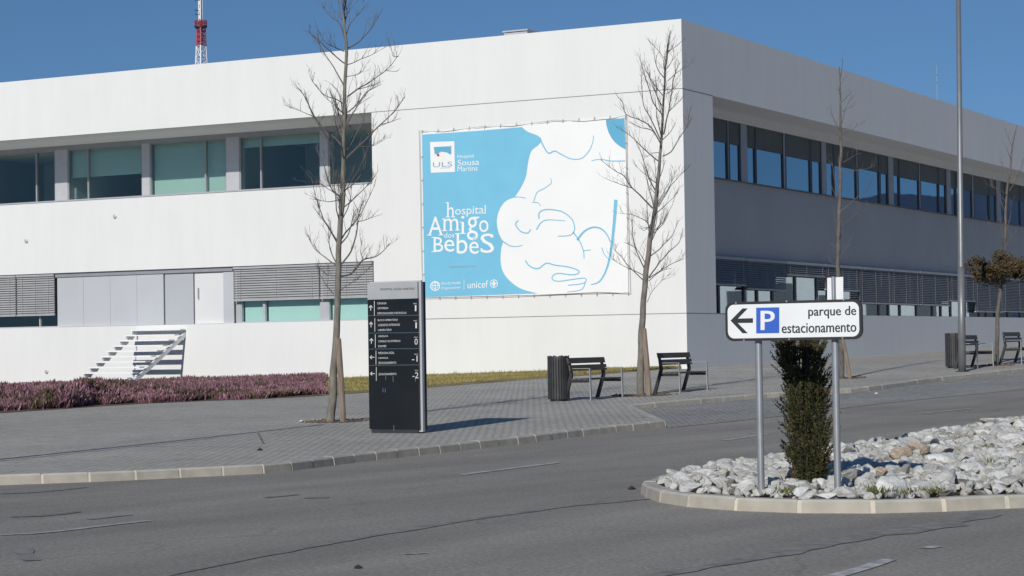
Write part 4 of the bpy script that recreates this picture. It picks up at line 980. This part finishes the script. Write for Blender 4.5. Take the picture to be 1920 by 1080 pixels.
# ------------------------------------------------------------- rock island
fpx = [(1197, 920), (1206, 931), (1230, 941), (1290, 951), (1420, 960), (1560, 963), (1700, 962), (1830, 957), (1920, 952)]
ffr = [xy(G(*p)) for p in fpx]
bpx = [(1210, 902), (1240, 890), (1300, 880), (1400, 864), (1560, 841), (1750, 811), (1900, 787), (1960, 778)]
fbk = [xy(G(*p, KH)) for p in bpx]
e1 = ffr[-1]+Vector((5.5, 1.2, 0)); e2 = fbk[-1]+(fbk[-1]-fbk[-2]).normalized()*6
loop = catmull(fbk[::-1]+ffr, 4); loop = [e2]+loop+[ffr[-1]+Vector((2.5, .3, 0)), e1, Vector((11.5, 27, 0)), e2]
kerb('kerb', loop, 1, width=.15, seg=.62, closed=True, gap=.045)
def inset(P, d, sgn=1):
    out = []; n = len(P)-1
    for i in range(n):
        t = (P[(i+1) % n]-P[i-1 if i else n-1]).normalized(); out.append(P[i]+Vector((-t.y, t.x, 0))*d*sgn)
    return out
inner = [p for p in inset(loop, .13)]
def inside(p, P):
    c = False; n = len(P)
    for i in range(n):
        a, b = P[i], P[i-1]
        if (a.y > p.y) != (b.y > p.y) and p.x < (b.x-a.x)*(p.y-a.y)/(b.y-a.y)+a.x: c = not c
    return c
def edist(p, P):
    best = 9
    for i in range(len(P)):
        a, b = P[i-1], P[i]; ab = b-a; t = max(0, min(1, (p-a).dot(ab)/max(1e-6, ab.dot(ab)))); best = min(best, (a+ab*t-p).length)
    return best
inner = [p for p in inner if inside(p, loop) and edist(p, loop) > .10]
m = MB(); m.poly([(p.x, p.y, H(p.x, p.y)+KH-.03) for p in inner]); tag(m.build('island_soil', M['soil']), kind='structure')
def mound(p): d = edist(p, inner); return .06*min(1, d/.9)
def rock_mesh(seed):
    rnd = random.Random(seed); import bmesh
    bm = bmesh.new(); bmesh.ops.create_icosphere(bm, subdivisions=3, radius=.5)
    planes = [(Vector((rnd.gauss(0, 1), rnd.gauss(0, 1), rnd.gauss(0, .8))).normalized(), rnd.uniform(.20, .40)) for _ in range(12)]
    off = Vector((seed*3.1, seed*1.7, 0))
    for v in bm.verts:
        for n, d in planes:
            k = v.co.dot(n)-d
            if k > 0: v.co -= n*k*.96
        v.co *= 1+.10*noise.noise(v.co*2.5+off)+.05*noise.noise(v.co*9+off)
        v.co.z *= .8
    me = bpy.data.meshes.new('rock'); bm.to_mesh(me); bm.free(); me.materials.append(M['rock']); return me
PBUSH = G(1513, 902, .17)
rmeshes = [rock_mesh(i) for i in range(9)]
rnd = random.Random(21); rocks = []
posts = [G(1427, 900, .25), G(1571, 911, .25)]
tries = 0; cells = {}
while tries < 90000 and len(rocks) < 4200:
    tries += 1; p = Vector((rnd.uniform(1, 10.5), rnd.uniform(17.5, 35), 0))
    if not inside(p, inner) or not inside(p, loop) or edist(p, loop) < .2: continue
    s = min(.40, max(.09, rnd.lognormvariate(math.log(.165), .5)))
    if edist(p, inner) < s*.28: continue
    if min((xy(q)-p).length for q in posts) < s*.5+.03: continue
    if (xy(PBUSH)-p).length < .30: continue
    key = (int(p.x/.5), int(p.y/.5)); ok = True
    for dx in (-1, 0, 1):
        for dy in (-1, 0, 1):
            for (q, s2) in cells.get((key[0]+dx, key[1]+dy), ()):
                if (q-p).length < (s+s2)*.36: ok = False; break
            if not ok: break
        if not ok: break
    if not ok: continue
    cells.setdefault(key, []).append((p, s)); pz = H(p.x, p.y)+KH+mound(p)
    rocks.append((p.x, p.y, pz+s*.10, s))
vis = []; rest = []
for r_ in rocks:
    x, y = proj(r_[:3])
    (vis if x < 1925 else rest).append((-r_[3]/r_[1], r_))
vis.sort(); ind = [v[1] for v in vis[:300]]; rest = [v[1] for v in vis[300:]] + [v[1] for v in rest]
def rock_rot(): return (rnd.uniform(-.7, .7), rnd.uniform(-.7, .7), rnd.uniform(0, 6.28))
o0 = None
for i, (x, y, z, s) in enumerate(ind):
    o = bpy.data.objects.new('rock', rmeshes[i % 9]) if i < 9 else None
    o = o or ind_objs[i % 9].copy()
    if i == 0: ind_objs = []
    if i < 9: ind_objs.append(o)
    COL.objects.link(o); o.location = (x, y, z); o.scale = (s*rnd.uniform(.85, 1.35), s*rnd.uniform(.85, 1.2), s*rnd.uniform(.42, .75)); o.rotation_euler = (rnd.gauss(0, .3), rnd.gauss(0, .3), rnd.uniform(0, 6.28))
    tag(o, 'rough pale granite rock in the heap on the kerbed island', 'rock', 'pale granite rocks heaped on the kerbed island')
m = MB()
for i, (x, y, z, s) in enumerate(rest):
    me = rmeshes[i % 9]; from mathutils import Euler
    mt = Matrix.Translation((x, y, z)) @ Euler(rock_rot()).to_matrix().to_4x4() @ Matrix.Diagonal((s*1.1, s, s*.9, 1))
    n = len(m.v); m.v += [tuple(mt @ v.co) for v in me.vertices]; m.f += [tuple(n+j for j in p.vertices) for p in me.polygons]; m.m += [0]*len(me.polygons)
# rubble between the rocks
mr = rmeshes[2]
for _ in range(1500):
    p = Vector((rnd.uniform(1, 9), rnd.uniform(17.5, 32), 0))
    if not inside(p, inner) or not inside(p, loop) or edist(p, loop) < .17: continue
    s = rnd.uniform(.04, .10); mt = Matrix.Translation((p.x, p.y, H(p.x, p.y)+KH+mound(p)*.8)) @ Euler(rock_rot()).to_matrix().to_4x4() @ Matrix.Diagonal((s, s, s*.8, 1))
    n = len(m.v); m.v += [tuple(mt @ v.co) for v in mr.vertices]; m.f += [tuple(n+j for j in q.vertices) for q in mr.polygons]; m.m += [0]*len(mr.polygons)
o = m.build('rubble', M['rock']); tag(o, 'small pale granite rubble filling the kerbed island between the larger rocks', 'rubble', kind='stuff')
def on_island(px, up=.06):
    P = G(*px, KH+.12); p = xy(P); k = 0; cen = Vector((5.5, 22, 0))
    while (not inside(p, inner) or edist(p, inner) < .18) and k < 40: p = p+(cen-p).normalized()*.05; k += 1
    return Vector((p.x, p.y, H(p.x, p.y)+KH+mound(p)+up))
for (px, s) in (((1684, 858), .26), ((1722, 846), .22), ((1735, 850), .16), ((1652, 893), .17)):
    P = on_island(px, .10); o = bpy.data.objects.new('rock', rmeshes[3].copy()); COL.objects.link(o); o.data.materials[0] = M['rockorange']
    o.location = P; o.scale = (s*1.2, s, s*.7); o.rotation_euler = rock_rot()
    tag(o, {1684: 'rust stained rock in the middle of the pale heap, right of the bush shadow', 1722: 'long rust coloured rock near the back of the pale heap', 1735: 'small rusty stone right beside the long rust coloured rock', 1652: 'brownish rock at the edge of the bush shadow near the sign post'}[px[0]], 'rock')

# ------------------------------------------------------------- yew bush
Pb = G(1513, 902, .17); bush = thing('yew_bush', 'dark upright two topped yew bush growing among pale rocks behind the sign', 'bush', tuple(Pb))
SB = F/Pb.y; m = MB(); rnd = random.Random(31)
prof = [(0, .16), (.25, .20), (.7, .235), (1.0, .25), (1.15, .24)]
def bpos(x, y, dY=0): d = ray(x, y); return C+d*((Pb.y+dY)/d.y)
# column shapes read from the outline: list of (y, xl, xr)
outl = [(914, 1484, 1545), (890, 1480, 1558), (850, 1473, 1563), (800, 1466, 1562), (760, 1468, 1562), (720, 1466, 1558), (700, 1462, 1552), (680, 1458, 1546), (660, 1457, 1538), (645, 1456, 1528), (620, 1460, 1522), (608, 1466, 1518)]
def width(y):
    for a, b in zip(outl, outl[1:]):
        if b[0] <= y <= a[0]:
            t = (a[0]-y)/(a[0]-b[0]); return a[1]*(1-t)+b[1]*t, a[2]*(1-t)+b[2]*t
    return (1466, 1518)
mb_ = MB()
def needle(p, d, ln, brown):
    wv = d.orthogonal().normalized(); wv.rotate(Matrix.Rotation(rnd.uniform(0, 6.28), 3, d)); wv *= .0045
    (mb_ if brown else m).face([p-wv, p+wv, p+d*ln+wv*.3, p+d*ln-wv*.3])
def lobes(y):                        # (centre, half width) of each leader at this height, in picture units
    xl, xr = width(y)
    if y < 655: return [((xl+1492)/2, (1492-xl)/2), ((1505+xr)/2, (xr-1505)/2)]
    if y < 690: return [((xl+1497)/2, (1497-xl)/2), ((1501+xr)/2, (xr-1501)/2)]
    return [((xl+xr)/2, (xr-xl)/2)]
# inner mass
for _ in range(9000):
    y = rnd.uniform(612, 908); c_, h_ = rnd.choice(lobes(y)); a = rnd.uniform(0, 6.283); rad = h_/SB*.72*rnd.random()**.5
    p = bpos(c_, y)+Vector((math.cos(a)*rad, math.sin(a)*rad, 0)); d = Vector((rnd.gauss(0, 1), rnd.gauss(0, 1), rnd.gauss(.5, .8))).normalized(); needle(p, d, rnd.uniform(.03, .06), rnd.random() < .2)
# separate sprays growing out of it, each a short shoot set with needles
for k in range(620):
    y = rnd.uniform(618, 912); c_, h_ = rnd.choice(lobes(y)); a = rnd.uniform(0, 6.283); o_ = Vector((math.cos(a), math.sin(a), 0))
    h_ = max(8, h_-(5 if y > 700 else 0))
    h_ *= 1+.18*noise.noise(Vector((math.cos(a)*1.5, math.sin(a)*1.5, y*.03)))
    L_ = rnd.uniform(.09, .20)*(1 if y > 700 else .8); d = (o_*rnd.uniform(.25, .9)+Z*rnd.uniform(.5, 1.3)+Vector((rnd.gauss(0, .15), rnd.gauss(0, .15), 0))).normalized()
    p0 = bpos(c_, y)+o_*(h_/SB*rnd.uniform(.55, .86)); br_ = rnd.random() < .10
    for j in range(34):
        t = rnd.random(); q = p0+d*L_*t+Z*.02*t*t; s_ = Vector((rnd.gauss(0, 1), rnd.gauss(0, 1), rnd.gauss(0, 1))).normalized()
        needle(q, (d*.9+s_*.8).normalized(), rnd.uniform(.018, .038)*(1.15-.5*t), br_ or rnd.random() < .05)
m.build('foliage', M['yew'], bush); mb_.build('brown_shoots', M['yewb'], bush)
m = MB()
for k in range(26):
    y1 = rnd.uniform(610, 700); xl, xr = width(y1); e = bpos(rnd.choice((1480, 1510))+rnd.uniform(-8, 8) if y1 < 690 else rnd.uniform(xl+8, xr-8), y1, rnd.uniform(-.08, .08)); b_ = bpos(1510+rnd.uniform(-9, 9), 912, rnd.uniform(-.05, .05))
    m.tube(catmull([b_-Z*.05, b_.lerp(e, .5)+Vector((rnd.gauss(0, .04), rnd.gauss(0, .04), 0)), e], 4), [.016]*3+[.011]*3+[.008]*2+[.004], 4)
m.build('stem', M['darkmetal'], bush)

# ------------------------------------------------------------- parking sign
SP = G(1427, 898, KH+.135); sp = Plane(SP, V)
sign = thing('parking_sign', 'white direction sign with arrow and blue P on two grey posts in the rocks', 'road sign', tuple(SP))
def sf(off): return lambda x, y: sp.at(1340+x/2.4533, 500+y/2.4545, off)
def sgn(x, y): P = sp.at(x, y, .076)-SP; return -P.dot(U), P.z
x0s, zA = sgn(1360, 604); x1s, _ = sgn(1616, 598); z0s = (sgn(1362, 641)[1]+sgn(1615, 635)[1])/2; z1s = (sgn(1362, 567)[1]+sgn(1613, 560)[1])/2
def rrect(x0, x1, z0, z1, r, n=8):
    out = []
    for cx, cz, a0 in ((x1-r, z1-r, 0), (x0+r, z1-r, 90), (x0+r, z0+r, 180), (x1-r, z0+r, 270)):
        for i in range(n+1): a = R(a0+90*i/n); out.append((cx+r*math.cos(a), cz+r*math.sin(a)))
    return out
def slab(m, pts, d0, d1):          # extruded outline, d towards the camera
    f = [SP-U*x-V*d1+Z*z for x, z in pts]; b = [SP-U*x-V*d0+Z*z for x, z in pts]; m.poly(f); m.poly(b)
    for i in range(len(pts)): m.face([b[i-1], b[i], f[i], f[i-1]])
m = MB(); slab(m, rrect(x0s, x1s, z0s, z1s, .075), .045, .075); m.build('border', M['black'], sign)
e = .024; m = MB(); slab(m, rrect(x0s+e, x1s-e, z0s+e, z1s-e, .06), .0755, .078); m.build('face', M['white'], sign)
for pxp in ((1427, 898), (1571, 911)):
    xs_ = -(sp.at(*pxp)-SP).dot(U); b_ = SP-U*xs_; b_.z = H(b_.x, b_.y)+KH-.1; q = Vector((b_.x, b_.y, SP.z+z1s-.03)); q += (RT*0)
    m = MB(); m.tube([b_, q], .031, 16); m.tube([q, q+Z*.006], .033, 16); po = m.build('post', M['steel'], sign, False)
    m = MB()
    for zz in (z0s+.08, z1s-.09): m.bbox(-.045, .045, -.045, .04, zz-.018+SP.z-b_.z, zz+.018+SP.z-b_.z, fr=lambda a, b, c: b_+U*a+V*b+Z*c)
    m.build('clamp', M['steel'], po)
fs = sf(.081); m = MB()
m.poly([fs(x, y) for x, y in [(73,248),(128,192),(152,192),(106,239),(176,237),(176,258),(106,259),(152,306),(128,306)]]); m.build('arrow', M['black'], sign)
m = MB(); quadp(m, fs, 191, 297, 189, 307, slope=-.02); pk = m.build('parking_symbol', M['blue'], sign)
m = MB(); text(m, 'P', sf(.084), 211, 275, 203, 292); text(m, 'P', sf(.0845), 214, 272, 205, 292); text(m, 'P', sf(.0838), 216, 277, 203, 291); m.build('letter', M['white'], pk)
m = MB(); text(m, 'parque de', fs, 431, 650, 182, 238, -.02); text(m, 'estacionamento', fs, 309, 651, 259, 303, -.02)
for ox in (-.9, .9):
    f_ = sf(.0812+ox*.0002); text(m, 'parque de', f_, 431+ox, 650+ox, 182, 238, -.02); text(m, 'estacionamento', f_, 309+ox, 651+ox, 259, 303, -.02)
m.build('lettering', M['black'], sign)
m = MB()
for x_, y_ in ((1380, 568), (1395, 638), (1475, 565), (1480, 636), (1582, 562), (1580, 634)): P = sp.at(x_, y_, .075); m.tube([P, P-V*.006], .008, 8)
m.build('rivet', M['steel'], sign)
# back of another sign standing further back on the island
bs = G(1566, 846, KH+.1); bsp = Plane(bs, V)
s2 = thing('sign_plate', 'blank white back of a small sign showing above the parking sign', 'road sign', tuple(bs))
def hex2(m, x0, x1, y0, y1, o0, o1): m.hexa([bsp.at(x0, y1, o1), bsp.at(x1, y1, o1), bsp.at(x1, y1, o0), bsp.at(x0, y1, o0), bsp.at(x0, y0, o1), bsp.at(x1, y0-2, o1), bsp.at(x1, y0-2, o0), bsp.at(x0, y0, o0)])
m = MB(); hex2(m, 1551, 1581, 521, 606, .0, .004); m.build('plate', M['white'], s2)
m = MB(); tpz = bsp.at(1564, 519); m.tube([Vector((tpz.x, tpz.y, bs.z-.2))-V*.03, tpz-V*.03], .022, 12); m.build('post', M['steel'], s2)

# ------------------------------------------------------------- heather, grass, weeds, litter
rnd = random.Random(41); m = MB(); m2 = MB(); mb3 = MB()
def hh(p):                         # height of the clumps
    n1 = noise.noise(Vector((p.x*.7, p.y*.45, 0))); n2 = noise.noise(Vector((p.x*2.2, p.y*1.4, 3)))
    n3 = noise.noise(Vector((p.x*.55+4, p.y*.10, 7)))
    return max(.06, .27+.06*n1+.13*n2+.50*n3)
F0 = [p for p in sheet_h]
nS = 120000
for k in range(nS):
    s = rnd.random(); i = min(len(F0)-2, int(s*(len(F0)-1))); f = F0[i].lerp(F0[i+1], s*(len(F0)-1)-i); b_ = farwall(f, .5)
    edge_end = (1-s)
    t = rnd.random()**1.6; tmax = 1.0
    jg = .006+.022*max(0, .7+noise.noise(Vector((f.x*.9, f.y*.9, 2)))*2.2)
    p = f.lerp(b_, jg+t*(.98-jg)); lim = 606+14*noise.noise(Vector((p.y*.8, 0, 5)))
    edge_end = min(1, max(0, (lim-proj((p.x, p.y, H(p.x, p.y)+KH))[0])/260))
    if edge_end <= 0: continue
    xq = proj((p.x, p.y, H(p.x, p.y)+KH))[0]; h = hh(p)*(1-.5*min(1, max(0, (xq-200)/350)))*(1-.45*t)*min(1, .6+t*20)*(min(1, .55+edge_end*6))
    z = H(p.x, p.y)+KH
    # sprig: a narrow upright cross at a random height inside the clump
    sc_ = rnd.uniform(.10, .20)*(1+t*.7); ph = z+max(0, h-sc_*rnd.uniform(.6, 1.3)*(1 if t > .03 else rnd.uniform(.6, 2.4)))
    dn = noise.noise(Vector((p.x*1.1, p.y*.7, 8)))
    tgt = m2 if dn > .16 and rnd.random() < .6 or rnd.random() < .18 else m
    for _ in range(2):
        d = (Z+Vector((rnd.gauss(0, .45), rnd.gauss(0, .45), 0))).normalized(); a = rnd.uniform(0, math.pi); wv = Vector((math.cos(a), math.sin(a), 0))*sc_*.11; q = Vector((p.x+rnd.gauss(0, .02), p.y, ph))
        tgt.face([q-wv*.6, q+wv*.6, q+d*sc_*.6+wv, q+d*sc_, q+d*sc_*.6-wv])
hb = thing('heather_hedge', 'low purple flowering heather bed in front of the white wall on the left', 'heather', tuple(F0[len(F0)//2])) if False else None
tag(m.build('heather', M['heather']), 'low mass of purple pink flowering heather below the white wall on the left', 'heather', kind='stuff')
tag(m2.build('heather_foliage', M['heathergreen']), 'brown green patches of heather stems among the purple bloom', 'heather', kind='stuff')
m = MB(); GF = sheet_g
for k in range(34000):
    s = rnd.random(); i = min(len(GF)-2, int(s*(len(GF)-1))); f = GF[i].lerp(GF[i+1], s*(len(GF)-1)-i); b_ = farwall(f, .15)
    t = rnd.random(); p = f.lerp(b_, t); z = H(p.x, p.y)+KH+.06; hgt = rnd.uniform(.03, .075)*(2.2 if t > .93 and rnd.random() < .12 else 1)
    d = (Z+Vector((rnd.gauss(0, .4), rnd.gauss(0, .4), 0))).normalized(); a = rnd.uniform(0, math.pi); wv = Vector((math.cos(a), math.sin(a), 0))*.012
    if t*33 < .5*(1+2*noise.noise(Vector((f.x, f.y, 1)))): continue
    q = Vector((p.x, p.y, z)); m.face([q-wv, q+wv, q+d*hgt])
tag(m.build('dry_grass', M['grass']), 'strip of short yellow grass along the foot of the white wall', 'grass', kind='stuff')
def tuft(c, n, hgt, rad, mat, name, label, cat='weed', group=None):
    m = MB()
    for _ in range(n):
        q = c+Vector((rnd.gauss(0, rad), rnd.gauss(0, rad), 0)); d = (Z+Vector((rnd.gauss(0, .6), rnd.gauss(0, .6), 0))).normalized(); a = rnd.uniform(0, math.pi); wv = Vector((math.cos(a), math.sin(a), 0))*.008
        m.face([q-wv, q+wv, q+d*hgt*rnd.uniform(.4, 1)])
    o = m.build(name, mat); tag(o, label, cat, group); return o
for px, off, lab in (((1640, 905), .22, 'yellowish weed between rocks at the right sign post'), ((1600, 918), .2, 'green weed at the foot of the right sign post'), ((1880, 860), .28, 'green weed patch near the right edge of the rocks'), ((1480, 905), .22, 'dry weed left of the yew bush foot'), ((1740, 905), .2, 'dry weed low in the rocks near the front kerb'), ((1850, 835), .3, 'dry weed high in the rocks near the right edge'), ((1800, 818), .3, 'thin brown weed near the back of the rock heap')):
    tuft(on_island(px, .02), 70, .09, .08, M['weed'], 'weed', lab)
tuft(G(1176, 742, KH), 60, .05, .15, M['weed'], 'weed', 'low weed in the tree pit between the benches')
# tree pits of loose earth
def pit(px, r, label):
    P = G(*px, KH); m = MB()
    pts = [P+Vector((math.cos(a)*r*(1+.3*noise.noise(Vector((math.cos(a)*2, math.sin(a)*2, px[0])))), math.sin(a)*r*1.1, 0)) for a in [i*math.pi/9 for i in range(18)]]
    m.poly([(p.x, p.y, H(p.x, p.y)+KH+.006) for p in pts])
    for _ in range(70):
        a = rnd.uniform(0, 6.28); q = P+Vector((math.cos(a), math.sin(a), 0))*r*rnd.random()**.5*1.15; s = rnd.uniform(.01, .035); z = H(q.x, q.y)+KH
        m.hexa([(q.x-s, q.y-s, z), (q.x+s, q.y-s, z), (q.x+s*.8, q.y+s, z), (q.x-s, q.y+s*.7, z), (q.x-s*.5, q.y-s*.6, z+s), (q.x+s*.6, q.y-s*.5, z+s*1.2), (q.x+s*.4, q.y+s*.5, z+s), (q.x-s*.6, q.y+s*.3, z+s*.8)])
    tag(m.build('tree_pit', M['soil']), kind='structure')
pit((632, 790), .55, ''); pit((1208, 741), .62, ''); pit((1585, 709), .5, ''); pit((1868, 685), .5, '')
def litter(px, s, mat, label, off=0.0, cat='litter'):
    P = G(*px, off); m = MB(); n = 7
    ringv = [P+Vector((math.cos(i*6.283/n)*s*rnd.uniform(.6, 1.1), math.sin(i*6.283/n)*s*rnd.uniform(.6, 1.1), s*rnd.uniform(.05, .35))) for i in range(n)]; tp3 = P+Z*s*.8
    for i in range(n): m.face([ringv[i-1], ringv[i], tp3]); m.face([ringv[i], ringv[i-1], P])
    tag(m.build('litter' if mat is M['litter'] else 'debris', mat), label, cat)
litter((987, 829), .05, M['litter'], 'crumpled white paper lying against the pavement kerb')
litter((565, 791), .05, M['litter'], 'small white scrap left of the totem tree', KH); litter((586, 789), .04, M['litter'], 'tiny white scrap close to the totem tree foot', KH)
litter((1184, 918), .05, M['black_debris'], 'dark clod lying beside the nose of the island kerb', 0, 'debris')
litter((671, 1066), .035, M['black_debris'], 'small dark clod on the asphalt at the bottom edge', 0, 'debris')
litter((1643, 739), .05, M['litter'], 'white scrap on the parking bay in front of the lamp post', 0)
litter((487, 845), .05, M['black_debris'], 'small dark weed clump on the setts near the kerb', KH, 'debris')
# joints and loose grit drawn by the real ground: dark seams in the pavement
m = MB()
def seam(pxs, w0): 
    P = resample([xy(G(*p, KH)) for p in pxs], .3)
    for a, b in zip(P, P[1:]):
        if (b-a).length < 1e-3: continue
        d = (b-a).normalized(); n = Vector((-d.y, d.x, 0))*w0/2
        m.face([(q.x, q.y, H(q.x, q.y)+KH+.005) for q in (a-n, b-n, b+n, a+n)])
seam([(255, 837), (500, 839)], .03); seam([(484, 812), (494, 832)], .03); seam([(520, 818), (545, 817)], .03); seam([(0, 866), (60, 862)], .02)
seam([(1610, 664), (1757, 657), (1800, 655)], .04); seam([(800, 770), (900, 757)], .03)
tag(m.build('pavement_seam', M['tar']), kind='structure')
